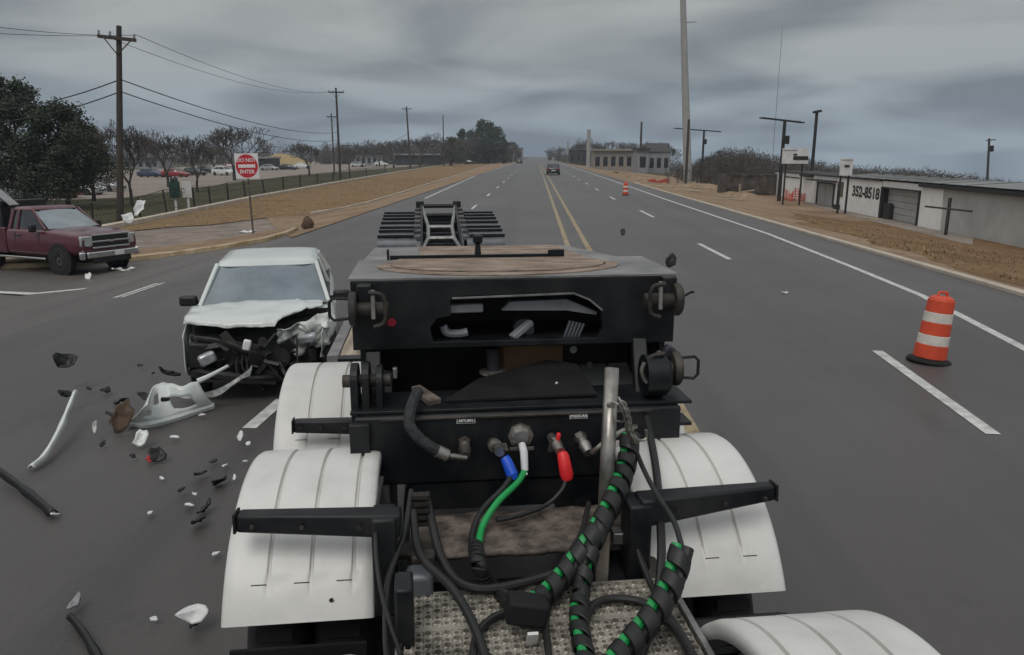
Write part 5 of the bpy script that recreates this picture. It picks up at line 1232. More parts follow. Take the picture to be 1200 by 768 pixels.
def small_car(label, base, rz, mat, group=None, k=1.0, suv=False, name='parked_car'):
    t = thing(name, label, 'car', base, rz, group); t.scale = (k, k, k*(1.13 if suv else 1.0))
    ys = [-2.30, -2.18, -1.95, -1.6, -1.3, -1.0, -0.6, -0.2, 0.3, 0.8, 1.3, 1.7, 2.1, 2.26, 2.32]
    MB().loft([body_loop(y, *interp(TAB, y)) for y in ys]).build('body', mat, t, angle=50)
    r0, r1 = (1.1, 2.15) if suv else (1.05, 1.75)
    MB().loft([rrect(-1.02, r1, 0.80, 0.93), rrect(-0.62, r1 - 0.25, 0.73, 1.18), rrect(-0.30, r0 + 0.1, 0.64, 1.38)]).build('windows', 'dark_glass', t, angle=50)
    MB().loft([rrect(-0.36, r0 + 0.14, 0.66, 1.372), rrect(-0.30, r0 + 0.1, 0.63, 1.42), rrect(-0.1, r0 - 0.1, 0.5, 1.445)]).build('roof', mat, t, angle=60)
    for s in (-1, 1):
        for (ya, za, yb, zb2, w) in ((-0.98, 0.95, -0.30, 1.39, 0.07), (0.35, 0.95, 0.35, 1.39, 0.07), (r1 - 0.1, 0.97, r0, 1.39, 0.16)):
            MB().beam((s*0.80, ya, za), (s*0.645, yb, zb2), 0.05, w).build('pillar', mat, t, smooth=False)
        for y in (-1.42, 1.36): sedan_wheel(s*0.70, s*0.90, y, 0.32, t)
        MB().obox((s*0.60, -2.20, 0.62), (0.34, 0.16, 0.13), (0, 0, s*0.3)).build('headlight', 'lamp_glass', t, bevel=0.02)
        MB().obox((s*0.62, 2.27, 0.80), (0.30, 0.10, 0.13), (0, 0, -s*0.25)).build('tail_light', 'tail_red', t, bevel=0.02)
    MB().box(-0.45, 0.45, -2.335, -2.30, 0.40, 0.52).build('grille', 'plain_black', t); MB().box(-0.26, 0.26, 2.31, 2.345, 0.55, 0.67).build('number_plate', 'sign_dull', t)
    MB().box(-0.7, 0.7, 2.27, 2.36, 0.34, 0.50).build('rear_bumper', mat, t, bevel=0.04)
    return t
# ------------------------------------------------------------------ wrecked white sedan
sb = P(311, 466); CAR_RZ = R(15)
fwd = Vector((math.sin(CAR_RZ), -math.cos(CAR_RZ), 0))          # where local -y points
loc = Vector((sb.x, sb.y, 0)) - fwd*1.75
car = thing('wrecked_sedan', 'white sedan with its front end torn open, hood buckled, facing the truck', 'car', (loc.x, loc.y, 0.006), CAR_RZ); car.scale = (0.9, 0.9, 0.92)
ys = [-1.30, -1.15, -1.0, -0.7, -0.3, 0.2, 0.7, 1.2, 1.6, 2.0, 2.2, 2.28, 2.34]
MB().loft([body_loop(y, *interp(TAB, y)) for y in ys]).build('body', 'car_white', car, angle=50)
MB().loft([rrect(-1.05, 1.80, 0.80, 0.93), rrect(-0.66, 1.55, 0.735, 1.17), rrect(-0.30, 1.18, 0.64, 1.385)]).build('cabin_lining', 'dark_glass', car, angle=50)
# windscreen: bowed pane standing just proud of the lining
rows = []
for j in range(9):
    f = j/8; z = 0.955 + (1.375 - 0.955)*f; y0 = -1.065 + (0.75)*f; hw = 0.775 + (0.615 - 0.775)*f
    rows.append([(hw*(-1 + 2*i/16), y0 - 0.012 - 0.075*(1 - (-1 + 2*i/16)**2), z) for i in range(17)])
ws = MB().grid(rows).build('windshield', 'windshield', car, recalc=False)
MB().tube([rows[0][i] for i in range(17)], 0.012, 5).build('cowl_seal', 'plain_black', ws)
MB().obox((0.02, -0.38, 1.30), (0.2, 0.03, 0.06)).build('rear_view_mirror', 'plain_black', ws, bevel=0.01)
MB().tube([(-0.45, -1.10, 0.965), (0.2, -1.12, 1.0)], 0.008, 5).build('wiper', 'plain_black', ws); MB().tube([(0.1, -1.12, 0.965), (0.62, -1.04, 0.995)], 0.008, 5).build('wiper', 'plain_black', ws)
MB().loft([rrect(-0.375, 1.24, 0.668, 1.372), rrect(-0.33, 1.2, 0.645, 1.42), rrect(-0.15, 1.0, 0.52, 1.452), rrect(0.1, 0.8, 0.3, 1.462)]).build('roof', 'car_white', car, angle=60)
for s in (-1, 1):
    for (ya, za, yb, zb2, w, nm) in ((-1.04, 0.95, -0.33, 1.385, 0.085, 'front_pillar'), (0.35, 0.95, 0.33, 1.37, 0.08, 'middle_pillar'), (1.66, 0.97, 1.02, 1.33, 0.16, 'rear_pillar')):
        MB().beam((s*0.80, ya, za), (s*0.648, yb, zb2), 0.055, w).build(nm, 'car_white', car, bevel=0.015)
    MB().beam((s*0.80, -0.85, 0.975), (s*0.79, 1.6, 1.0), 0.05, 0.05).build('belt_trim', 'plain_black', car)
    for y in (-1.38, 1.36): sedan_wheel(s*0.68, s*0.885, y, 0.32, car)
    md = MB(); md.obox((s*0.98, -0.78, 1.0), (0.22, 0.12, 0.13), (0, 0, s*0.15)); o = md.build('door_mirror', 'plain_black', car, bevel=0.03)
    MB().beam((s*0.82, -0.78, 0.97), (s*0.9, -0.78, 0.985), 0.05, 0.04).build('mirror_stalk', 'plain_black', o)
    MB().obox((s*0.88, -0.2, 0.80), (0.03, 0.2, 0.035)).build('door_handle', 'car_white', car, bevel=0.01)
# hood: buckled sheet, torn back on the driver's side
def hood_front(x):
    tab = [(-0.92, -1.66), (-0.75, -1.74), (-0.4, -1.84), (0.0, -1.93), (0.18, -1.92), (0.30, -1.72), (0.45, -1.56), (0.62, -1.44), (0.74, -1.38)]
    for (a, va), (b, vb) in zip(tab, tab[1:]):
        if x <= b: return va + (vb - va)*max(0, x - a)/(b - a)
    return tab[-1][1]
rows = []; nx, ny = 40, 18
for j in range(ny + 1):
    row = []
    for i in range(nx + 1):
        x = -0.90 + 1.63*i/nx; yb = -1.09 + 0.07*abs(x)**2; yf = hood_front(x) + 0.025*mnoise.noise(Vector((x*9, 0, 2))); f = j/ny; y = yb + (yf - yb)*f
        z = 0.975 - 0.15*max(0, -1.08 - y)**1.7 + 0.05*(1 - (x/0.9)**2) + 0.03*mnoise.noise(Vector((x*2.3, y*2.5, 7))) + 0.014*mnoise.noise(Vector((x*6, y*5, 1)))
        z += 0.07*max(0, 1 - abs(x + 0.85)/0.35)*max(0, f - 0.4) - (0.05*max(0, f - 0.85)/0.15 if x < 0.2 else 0)
        z += 0.025*max(0, 1 - abs(x - 0.42 + 0.25*(y + 1.1))/0.06)                # crease
        row.append((x, y, z))
    rows.append(row)
hd_ = MB().grid(rows).build('hood', 'car_white', car, angle=40, solid=0.02)
MB().tube([(p[0], p[1] - 0.004, p[2] - 0.012) for p in rows[-1]], 0.010, 5).build('torn_edge', 'car_white_dirty', hd_)
# passenger-side wing, upright and nearly whole (on the photograph's left)
def sheetgrid(fn, nu, nv, name, mat, solid=0.01): return MB().grid([[fn(i/nu, j/nv) for i in range(nu + 1)] for j in range(nv + 1)]).build(name, mat, car, angle=40, solid=solid)
def wing_l(a, b):
    y = -1.2 - 0.80*a; top = 0.90 - 0.10*a; z = 0.36 + (top - 0.36)*b
    cut = max(0, 0.40 - math.hypot(y + 1.38, z - 0.32)); return (-0.895 + 0.03*a*a + 0.015*mnoise.noise(Vector((y*3, z*3, 0))) - 0.0*cut, y, max(z, 0.32 + math.sqrt(max(0, 0.15 - (y + 1.38)**2))*0.95) if b < 0.98 else z)
sheetgrid(wing_l, 16, 12, 'wing', 'car_white')
# driver-side wing: crushed and pushed back
def wing_r(a, b):
    y = -1.15 - 0.62*a; z = 0.40 + (0.90 - 0.18*a - 0.40)*b; n1_ = mnoise.noise(Vector((y*4.5, z*4, 3))); n2_ = mnoise.noise(Vector((y*11, z*10, 9)))
    return (0.89 - 0.20*a**1.3 + 0.09*n1_ + 0.03*n2_, y + 0.06*n1_, z + 0.05*n1_)
sheetgrid(wing_r, 22, 16, 'crushed_wing', 'car_white')
def crumple(a, b):
    x = 0.18 + 0.62*a; n1_ = mnoise.noise(Vector((a*4.0, b*3.5, 13))); n2_ = mnoise.noise(Vector((a*10, b*8, 5)))
    return (x + 0.03*n2_, -1.58 - 0.26*(1 - a)*b - 0.22*(1 - b)*0.6 + 0.15*n1_ + 0.06*n2_, 0.44 + 0.36*b + 0.10*a + 0.07*n1_)
sheetgrid(crumple, 26, 14, 'crumpled_panel', 'car_white_dirty')
# opened engine bay
MB().box(-0.80, 0.80, -1.32, -1.29, 0.22, 0.93).build('firewall', 'engine_black', car)
MB().loft([[(-0.84, -1.3, 0.20), (0.80, -1.3, 0.20), (0.80, -1.3, 0.86), (-0.84, -1.3, 0.86)], [(-0.80, -1.72, 0.22), (0.55, -1.60, 0.24), (0.50, -1.50, 0.66), (-0.80, -1.66, 0.70)]]).build('engine_bay', 'engine_black', car, smooth=False)
rr = random.Random(5); 
rad = MB().obox((-0.10, -1.84, 0.46), (0.62, 0.05, 0.34), (R(-14), R(9), R(-12))).build('radiator', 'engine_black', car, bevel=0.008)
for k in range(7): MB().obox((-0.10 + 0.004*k, -1.895 + 0.009*k, 0.36 + k*0.035), (0.52, 0.012, 0.008), (0, R(9), R(-12))).build('radiator_fin', 'engine_black', rad)
MB().tube(spline([(-0.80, -1.82, 0.74), (-0.45, -1.93, 0.70), (-0.15, -1.98, 0.58), (0.12, -1.88, 0.46), (0.36, -1.72, 0.50)], 5), 0.035, 6).build('top_crossmember', 'engine_black', car)
MB().tube(spline([(-0.84, -1.86, 0.34), (-0.55, -2.02, 0.33), (-0.1, -2.02, 0.25), (0.25, -1.84, 0.22), (0.55, -1.62, 0.30)], 5), [0.05 + 0.012*math.sin(i*1.1) for i in range(21)], 6).build('bumper_beam', 'engine_black', car)
MB().lathe([(0, 0.14), (0.05, 0.14)], (0.18, -1.95, 0.48), 'y', 20).build('cooling_fan', 'engine_black', car)
MB().lathe([(0, 0.05), (0.06, 0.05)], (0.02, -2.02, 0.69), 'y', 14).build('horn', 'grimy_steel', car)
MB().obox((-0.16, -1.99, 0.66), (0.09, 0.06, 0.13), (0, R(15), 0)).build('washer_bottle', 'plain_white', car, bevel=0.02)
MB().obox((-0.62, -1.97, 0.52), (0.20, 0.10, 0.14), (R(10), R(-20), R(20))).build('headlight', 'lamp_glass', car, bevel=0.03)
MB().obox((-0.72, -1.90, 0.55), (0.22, 0.12, 0.30), (R(5), R(8), 0)).build('headlight_bucket', 'engine_black', car, bevel=0.02)
MB().obox((0.52, -1.80, 0.66), (0.26, 0.12, 0.11), (R(15), R(-12), R(-30))).build('broken_headlight', 'lamp_glass', car, bevel=0.03)
for k in range(30):
    x, z = rr.uniform(-0.75, 0.6), rr.uniform(0.22, 0.7)
    MB().obox((x, -1.93 + 0.1*abs(x) + rr.uniform(-0.06, 0.04), z), (rr.uniform(0.05, 0.28), rr.uniform(0.01, 0.06), rr.uniform(0.02, 0.16)), (rr.uniform(-1, 1), rr.uniform(-1, 1), rr.uniform(-1, 1))).build('broken_piece', rr.choice(('engine_black', 'engine_black', 'engine_black', 'grimy_steel', 'black_rubber')), car)
for k in range(5):
    x = rr.uniform(-0.6, 0.5); MB().tube(spline([(x, -1.85, rr.uniform(0.4, 0.75)), (x + rr.uniform(-.1, .1), -2.0, rr.uniform(0.3, 0.6)), (x + rr.uniform(-.25, .25), -2.03, rr.uniform(0.1, 0.35))], 5), 0.012, 6).build('loose_wire', 'hose_black', car)
MB().obox((-0.30, -1.92, 0.22), (0.9, 0.35, 0.03), (R(-10), R(6), 0)).build('splash_shield', 'black_rubber', car)
# dragged strip of bumper still hooked under the left corner
bp_ = spline([(-1.02, -1.95, 0.17), (-0.75, -2.18, 0.16), (-0.45, -2.28, 0.24), (-0.16, -2.25, 0.40), (-0.10, -2.20, 0.46)], 6)
MB().loft([[q + Vector((0, 0.02, 0)), q + Vector((0, -0.02, 0.015)), q + Vector((0, -0.03, -0.045 - 0.02*math.sin(i*0.7))), q + Vector((0, 0.01, -0.05))] for i, q in enumerate(bp_)]).build('hanging_bumper_strip', 'car_white_dirty', car)

# ------------------------------------------------------------------ maroon pickup
pk_b = P(71, 323); PH = R(22)
pk = thing('pickup_truck', 'maroon pickup with chrome grille and front bumper waiting at the side street', 'pickup truck', (0,0,0), 0)
PW = 0.97
def pk_loop(y, w, zb, zt, crown=0.03): return body_loop(y, w, zb, zt, crown)
PT = [(-2.82, 0.90, 0.64, 1.14), (-2.70, 0.95, 0.58, 1.20), (-1.7, 0.98, 0.52, 1.27), (-1.2, 0.98, 0.50, 1.29), (1.0, 0.98, 0.50, 1.29)]
MB().loft([pk_loop(y, *interp(PT, y)) for y in (-2.82, -2.76, -2.66, -2.4, -2.0, -1.6, -1.3, -1.0, -0.5, 0.0, 0.50)]).build('body', 'maroon', pk, angle=50)
for s in (-1, 1): MB().box(min(s*0.88, s*0.985), max(s*0.88, s*0.985), 0.56, 2.48, 0.55, 1.30).build('bed_side', 'maroon', pk, bevel=0.03)
MB().box(-0.879, 0.879, 2.41, 2.48, 0.6, 1.28).build('tailgate', 'maroon', pk, bevel=0.02); MB().box(-0.879, 0.879, 0.56, 2.409, 0.70, 0.78).build('bed_floor', 'plain_black', pk)
MB().box(-0.879, 0.879, 0.56, 0.60, 0.78, 1.29).build('bed_front', 'maroon', pk)
MB().loft([rrect(-1.25, 0.52, 0.87, 1.26, 0.16, bow=0.04), rrect(-0.85, 0.45, 0.80, 1.56, 0.14, bow=0.04), rrect(-0.48, 0.38, 0.72, 1.84, 0.14, bow=0.04)]).build('windows', 'dark_glass', pk, angle=50)
rows = [[((0.82 + (0.69 - 0.82)*f)*(-1 + 2*i/12), -1.285 + 0.80*f - 0.055*(1 - (-1 + 2*i/12)**2), 1.305 + 0.52*f) for i in range(13)] for f in [j/6 for j in range(7)]]
MB().grid(rows).build('windshield', 'windshield', pk, recalc=False)
MB().loft([rrect(-0.54, 0.44, 0.745, 1.825, 0.14, bow=0.04), rrect(-0.48, 0.39, 0.71, 1.89, 0.14, bow=0.04), rrect(-0.3, 0.25, 0.55, 1.915, 0.14, bow=0.03)]).build('roof', 'maroon', pk, angle=60)
for s in (-1, 1):
    for (ya, za, yb, zb2, w) in ((-1.22, 1.26, -0.50, 1.83, 0.09), (0.08, 1.26, 0.06, 1.83, 0.09), (0.45, 1.26, 0.36, 1.83, 0.14)):
        MB().beam((s*0.875, ya, za), (s*0.735, yb, zb2), 0.06, w).build('pillar', 'maroon', pk, bevel=0.012)
    MB().obox((s*1.08, -0.92, 1.33), (0.20, 0.14, 0.22)).build('door_mirror', 'plain_black', pk, bevel=0.04)
    for y in (-0.35,): MB().obox((s*0.985, y + 0.28, 1.10), (0.04, 0.22, 0.045)).build('door_handle', 'p_black', pk, bevel=0.01)
    for y in (-1.02, 0.10): MB().box(min(s*0.975, s*0.982), max(s*0.975, s*0.982), y, y + 0.012, 0.62, 1.22).build('door_seam', 'plain_black', pk)
    for y in (-1.85, 1.45):
        sedan_wheel(s*0.74, s*1.0, y, 0.41, pk)
        MB().lathe([(s*0.93, 0.44), (s*0.93, 0.50), (s*0.993, 0.50), (s*0.993, 0.44)], (0, y, 0.43), 'x', 28).build('wheel_arch', 'plain_black', pk)
    MB().beam((s*1.02, -1.3, 0.46), (s*1.02, 1.3, 0.46), 0.10, 0.06).build('running_board', 'chrome', pk, bevel=0.02)
    MB().obox((s*0.76, -2.77, 1.0), (0.34, 0.14, 0.30), (0, 0, s*0.28)).build('headlight', 'lamp_glass', pk, bevel=0.03)
    MB().obox((s*0.90, -2.74, 0.60), (0.16, 0.26, 0.22), (0, 0, s*0.5)).build('bumper_corner', 'chrome', pk, bevel=0.03)
MB().box(-0.60, 0.60, -2.86, -2.80, 0.76, 1.17).build('grille', 'plain_black', pk, bevel=0.01)
for z in (0.78, 0.955, 1.14): MB().box(-0.62, 0.62, -2.90, -2.862, z, z + 0.05).build('grille_bar', 'chrome', pk, bevel=0.012)
MB().beam((-0.06, -2.905, 0.97), (0.06, -2.905, 0.97), 0.012, 0.06).build('badge', 'timber', pk)
MB().box(-0.84, 0.84, -2.93, -2.80, 0.52, 0.70).build('front_bumper', 'chrome', pk, bevel=0.03); MB().box(-0.65, 0.65, -2.88, -2.78, 0.36, 0.515).build('bumper_valance', 'plain_black', pk, bevel=0.03)
MB().box(0.05, 0.36, -2.945, -2.932, 0.55, 0.68).build('number_plate', 'sign_white', pk)
MB().box(-0.85, 0.85, 2.49, 2.60, 0.52, 0.68).build('rear_bumper', 'chrome', pk, bevel=0.03)
MB().box(-0.6, 0.6, -2.4, 2.0, 0.34, 0.498).build('chassis', 'plain_black', pk)
MB().beam((-0.87, -2.5, 1.16), (-0.9, -1.2, 1.245), 0.02, 0.02).build('hood_seam', 'plain_black', pk); MB().beam((0.0, -2.6, 1.19), (0.0, -1.4, 1.30), 0.5, 0.03, 0.7, 0.03).build('hood_bulge', 'maroon', pk, bevel=0.012)
rz = R(90) - PH*1.0                                     # -y axis turned to point right and a little towards the truck
pk.rotation_euler = (0, R(0.5), rz); pk.scale = (0.93, 0.90, 0.95); off = Vector((0.0, -1.67, 0)); off.rotate(Euler((0, 0, rz))); near = Vector((-0.95, 0, 0)); near.rotate(Euler((0, 0, rz)))
pk.location = pk_b - off - (near if (near.y < 0) else -near); pk.location.z = g(pk_b.x) - 0.02
# black rack standing in the bed
def pkw(p): v = Vector(p); v.rotate(Euler((0, R(0.5), rz))); return Vector(pk.location) + v
rk = thing('bed_rack', 'black upright rack with a pale slanted panel standing in the pickup bed', 'rack', pkw((0, 1.0, 0.78)), rz)
for x in (-0.70, 0.40): MB().box(x, x + 0.30, -0.12, 0.12, 0.003, 0.98).build('upright', 'plain_black', rk, bevel=0.02)
MB().box(-0.70, 0.70, -0.14, 0.14, 0.982, 1.18).build('top_bar', 'plain_black', rk, bevel=0.03)
MB().beam((-0.45, 0.42, 1.52), (-0.45, -0.40, 1.05), 0.26, 0.05).build('slanted_strip', 'far_grey', rk, bevel=0.01)

# ------------------------------------------------------------------ cars on the road and in the car park
def pc(u, v, rz_, mat, label, group=None, suv=False, k=1.0, name='parked_car'): return small_car(label, P(u, v), rz_, mat, group, k, suv, name)
c_ = small_car('black sedan driving away beside the yellow centre lines', Vector((2.35, 105, 0.006)), math.pi, 'p_black', None, 1.0, False, 'moving_car')
small_car('small dark car far ahead in the left lanes', Vector((-5.2, 245, 0.006)), math.pi, 'p_black', None, 1.0, True, 'moving_car')
small_car('far tiny white car on the right at the road end', Vector((9.5, 420, 0)), math.pi, 'car_white', None, 1.0, True, 'moving_car')
pc(263, 206, 1.2, 'car_white', 'white car parked between the slim bare tree and the do not enter sign', suv=True)
pc(242, 203, 1.4, 'p_black', 'long black car parked behind the slim bare tree')
pc(228, 206, 1.2, 'p_black', 'dark car parked right of the blank white sign')
pc(283, 202, 1.5, 'p_silver', 'silver car parked just left of the do not enter sign', suv=True)
pc(272, 199, 1.6, 'p_red', 'dark red car parked behind the white car at the lot')
pc(316, 200, 1.3, 'p_silver', 'silver car parked just right of the do not enter sign')
pc(355, 198, 1.6, 'car_white', 'white car parked below the golden mound', suv=True)
pc(338, 199.5, 1.4, 'p_black', 'dark car parked at the foot of the golden mound')
pc(178, 208, 1.4, 'p_blue', 'dark blue car parked behind the tree at the tall pole')
pc(206, 208, 1.5, 'p_red', 'red car parked behind the dark green cabinet')
pc(60, 233, 1.6, 'p_red', 'red car parked under the pointed evergreen oak', suv=True)
pc(92, 229, 1.5, 'car_white', 'white car parked under the broad evergreen oak')
pc(24, 236, 1.5, 'p_silver', 'silver car parked under the tallest evergreen')
pc(118, 225, 1.5, 'p_silver', 'silver car parked beside the smallest evergreen oak')
for i, (u, v, m_) in enumerate(((420, 196, 'car_white'), (436, 194, 'p_silver'), (447, 195, 'car_white'), (462, 193, 'p_black'), (497, 192, 'p_black'), (505, 192, 'car_white'), (520, 190, 'p_red'), (551, 192.5, 'p_black'), (560, 191, 'p_black'), (576, 189, 'p_silver'))):
    pc(u, v, 1.3 + 0.1*(i % 3), m_, {'car_white': 'tiny white car in the far roadside lot', 'p_silver': 'tiny silver car in the far roadside lot', 'p_black': 'tiny black car in the far roadside lot', 'p_red': 'tiny red car in the far roadside lot'}[m_], 'cars in the far roadside lot', suv=i % 2 == 0)
pc(677, 187, 0.2, 'car_white', 'white car parked beside the pale column right of the road', suv=True)
pc(696, 189.5, 0.6, 'car_white', 'white van-like car parked before the cream building', suv=True)
pc(758, 190, 0.8, 'car_white', 'white car parked near the grey roadside house', suv=True)

# ------------------------------------------------------------------ far buildings
def building(name, u0, u1, vb, vt, y, label, wall, roofm, over=0.4, depth=9, pitch=0.0, doors=3):
    a, c = bpos(u0, y), bpos(u1, y); w = c.x - a.x; b = Vector(((a.x + c.x)/2, y, min(a.z, c.z))); h = top_z(b, vt) - b.z
    t = thing(name, label, 'building', b)
    MB().box(-w/2, w/2, 0, depth, -0.3, h).build('wall', wall, t, smooth=False)
    if pitch: MB().prism([(-over, h + 0.004), (depth + over, h + 0.004), (depth/2, h + pitch)], -w/2 - over, w/2 + over, 'x').build('roof', roofm, t, smooth=False)
    else: MB().box(-w/2 - over, w/2 + over, -over*2, depth + over, h + 0.004, h + 0.5).build('roof', roofm, t, smooth=False)
    for k in range(doors):
        x = -w/2 + w*(k + 0.5)/doors; o = MB().box(x - w/doors*0.28, x + w/doors*0.28, -0.06, 0.0, h*0.25, h*0.72).build('window', 'dark_trim', t)
        MB().box(x - w/doors*0.25, x + w/doors*0.25, -0.09, -0.062, h*0.3, h*0.68).build('pane', 'dark_glass', o)
    return t
building('roadside_store', 691, 735, 188, 177, 215, 'low store with cream fascia right of the pale concrete column', 'cream', 'cream', doors=5)
building('roadside_house', 752, 776, 190, 178, 200, 'grey house with pale gable behind the shoulder netting', 'far_grey', 'far_dark', pitch=2.2, doors=3)
building('roadside_garage', 740, 752, 190, 176, 190, 'narrow grey garage between the store and the grey house', 'far_grey', 'far_dark', doors=1)
building('roadside_shop', 664, 684, 186, 176, 330, 'dark low shop left of the pale concrete column', 'far_dark', 'far_grey', doors=3)
building('roadside_hall', 604, 612, 184, 174, 480, 'pale square hall far down the left side of the road', 'far_grey', 'far_grey', doors=1)
building('car_park_block', 150, 205, 200, 187, 210, 'long low pale block behind the car park trees', 'far_grey', 'far_dark', doors=7)
building('car_park_shop', 296, 330, 197, 186, 230, 'low dark shop behind the do not enter sign', 'far_dark', 'far_grey', doors=4)
building('lot_office', 425, 450, 193, 181, 260, 'low pale office in the far roadside lot', 'far_grey', 'far_dark', doors=4)
building('lot_workshop', 470, 520, 191, 182, 270, 'long dark workshop in the far roadside lot', 'far_dark', 'far_grey', doors=6)

# ================================================================== CRASH DEBRIS
def shard(seed, sx_, sy_, t=0.02, bend=0.2, n=9):
    rr = random.Random(seed); m = MB(); rows = []
    rim = [rr.uniform(0.7, 1.1) for _ in range(12)]
    for i in range(5):
        f = i/4; lp = []
        for k in range(12):
            a = 2*math.pi*k/12; r = rim[k]*f; x, y = sx_/2*r*math.cos(a), sy_/2*r*math.sin(a)
            lp.append((x, y, bend*(x/sx_)**2*sx_*2 + 0.15*sx_*mnoise.noise(Vector((x*4/sx_, y*4/sy_, seed))) if f else 0))
        rows.append(lp)
    vs = [rows[0][0]] + [q for r in rows[1:] for q in r]; fs = [(0, 1 + k, 1 + (k+1) % 12) for k in range(12)]
    for i in range(3): fs += [(1 + i*12 + k, 1 + (i+1)*12 + k, 1 + (i+1)*12 + (k+1) % 12, 1 + i*12 + (k+1) % 12) for k in range(12)]
    m.add(vs, fs); return m
def debris(u, v, lift, w, d, mat, label, seed, rot=None, group=None, bend=0.3, name='debris_shard', cat='debris'):
    rr = random.Random(seed); q = at_z(u, v, lift)
    o = shard(seed, w, d, bend=bend).build(name, mat, None, angle=45, loc=q, solid=0.012); o.rotation_euler = rot or (rr.uniform(-0.6, 0.6), rr.uniform(-0.6, 0.6), rr.uniform(0, 6))
    return tag(o, label, cat, group)
def ribbon(pts, w, mat, label, name, h=0.03, curl=0.3):
    wp = spline(pts, 6); c = wp[0].copy(); rows = []
    for i, q in enumerate(wp):
        d = (wp[min(i+1, len(wp)-1)] - wp[max(i-1, 0)]).normalized(); a = d.cross(Vector((0,0,1))).normalized(); ww = w*(0.75 + 0.35*mnoise.noise(Vector((i*0.35, w*10, 1))))
        rows.append([q - c + a*ww*(-0.5), q - c + a*ww*(-0.2) + Vector((0,0,h)), q - c + a*ww*0.2 + Vector((0,0,h*0.9)), q - c + a*ww*0.5 + Vector((0,0,-h*curl))])
    return tag(MB().grid(rows).build(name, mat, None, angle=40, loc=c, solid=0.012), label, 'debris')
# big torn bumper skin in front of the sedan
bq = at_z(205, 478, 0.12)
bmp = thing('torn_bumper', 'large torn white bumper skin lying in front of the wrecked sedan', 'bumper', (bq.x, bq.y, 0.012), R(10))
s_ = bq.y/FPX
low = [at_z(u, v, 0.05) - Vector((bq.x, bq.y, 0.012)) for u, v in ((152, 494), (175, 496), (205, 489), (230, 481), (252, 474))]
up = [at_z(u, v, 0.34) - Vector((bq.x, bq.y, 0.012)) for u, v in ((172, 474), (178, 455), (192, 449), (212, 452), (232, 447))]
ir = Euler((0, 0, -R(10))).to_matrix(); low = [ir @ q for q in low]; up = [ir @ q for q in up]
ls, us_ = spline(low, 7), spline(up, 7)
rows = []
for j in range(9):
    f = j/8; rows.append([l.lerp(u, f) + Vector((0, -0.07*math.sin(f*math.pi), 0.02*mnoise.noise(Vector((i*0.3, f*3, 4))))) for i, (l, u) in enumerate(zip(ls, us_))])
bm = bmesh.new(); gv = [[bm.verts.new(q) for q in r] for r in rows]
for j in range(8):
    for i in range(len(gv[0]) - 1):
        if (2 <= j <= 4 and 15 <= i <= 22) or (4 <= j <= 5 and 9 <= i <= 10) or (j == 2 and 5 <= i <= 7): continue   # fog-lamp and grille openings
        bm.faces.new((gv[j][i], gv[j][i+1], gv[j+1][i+1], gv[j+1][i]))
m = MB(); bm.verts.index_update(); m.v = [tuple(v.co) for v in bm.verts]; m.f = [tuple(v.index for v in f.verts) for f in bm.faces]; bm.free()
m.build('skin', 'car_white', bmp, angle=40, solid=0.012)
MB().loft([[q + Vector((0, -0.03, 0.03)), q + Vector((0, -0.055, 0.0)), q + Vector((0, -0.04, -0.035)), q + Vector((0, 0.0, -0.03))] for q in ls]).build('lower_lip', 'car_white', bmp)
MB().tube(spline([up[-1], up[-1] + Vector((0.12, 0.02, 0.05)), up[-1] + Vector((0.3, 0.05, 0.14))], 5), [0.03 - 0.0015*i for i in range(11)], 7).build('torn_strip', 'car_white', bmp)
MB().obox(up[1] + Vector((0.12, -0.03, -0.12)), (0.08, 0.03, 0.06), (0.4, 0.2, 0.5)).build('fog_lamp', 'plain_black', bmp, bevel=0.01)
ribbon([at_z(88, 460, 0.28), at_z(80, 480, 0.22), at_z(68, 508, 0.14), at_z(52, 535, 0.07), at_z(36, 549, 0.04)], 0.085, 'car_white', 'long narrow white trim strip lying in the left lane', 'trim_strip', 0.03)
ribbon([at_z(-8, 547, 0.12), at_z(18, 566, 0.08), at_z(40, 583, 0.06), at_z(62, 602, 0.05)], 0.09, 'plain_black', 'long black plastic strip on the asphalt left of the white trim strip', 'plastic_strip', 0.03)
ribbon([at_z(82, 722, 0.06), at_z(98, 742, 0.05), at_z(118, 775, 0.05)], 0.06, 'plain_black', 'short black plastic strip on the asphalt near the left front fender', 'plastic_strip', 0.02)
debris(77, 424, 0.35, 0.26, 0.22, 'plain_black', 'curved black cap with a pale rim tumbling above the left lane', 21, (0.9, 0.3, 0.4), bend=0.8)
debris(76, 417, 0.40, 0.20, 0.05, 'car_white_dirty', 'thin pale rim piece on top of the curved black cap', 22, (0.5, 0.0, 0.1), bend=-0.5)
debris(74, 462, 0.2, 0.16, 0.10, 'plain_black', 'black fragment at the upper end of the long white trim strip', 23, (0.7, 0.5, 0.9))
debris(142, 488, 0.15, 0.20, 0.36, 'brown_clump', 'brown-edged dark wedge left of the torn bumper skin', 24, (1.0, 0.5, 0.5))
debris(165, 514, 0.10, 0.12, 0.19, 'car_white', 'white shard below the torn bumper skin', 25, (0.9, 0.2, 0.2))
debris(184, 533, 0.08, 0.16, 0.16, 'plain_black', 'dark broken lamp piece below the white shard', 26, (0.7, 0.3, 0.4))
debris(176, 538, 0.05, 0.10, 0.07, 'tail_red', 'small red lens piece beside the dark broken lamp piece', 27)
debris(111, 500, 0.15, 0.05, 0.14, 'car_white_dirty', 'small upright pale sliver right of the long white trim strip', 28, (1.2, 0, 0.2))
debris(170, 464, 0.2, 0.16, 0.10, 'plain_black', 'black chunk beside the top of the torn bumper skin', 29, (0.5, 0.4, 0))
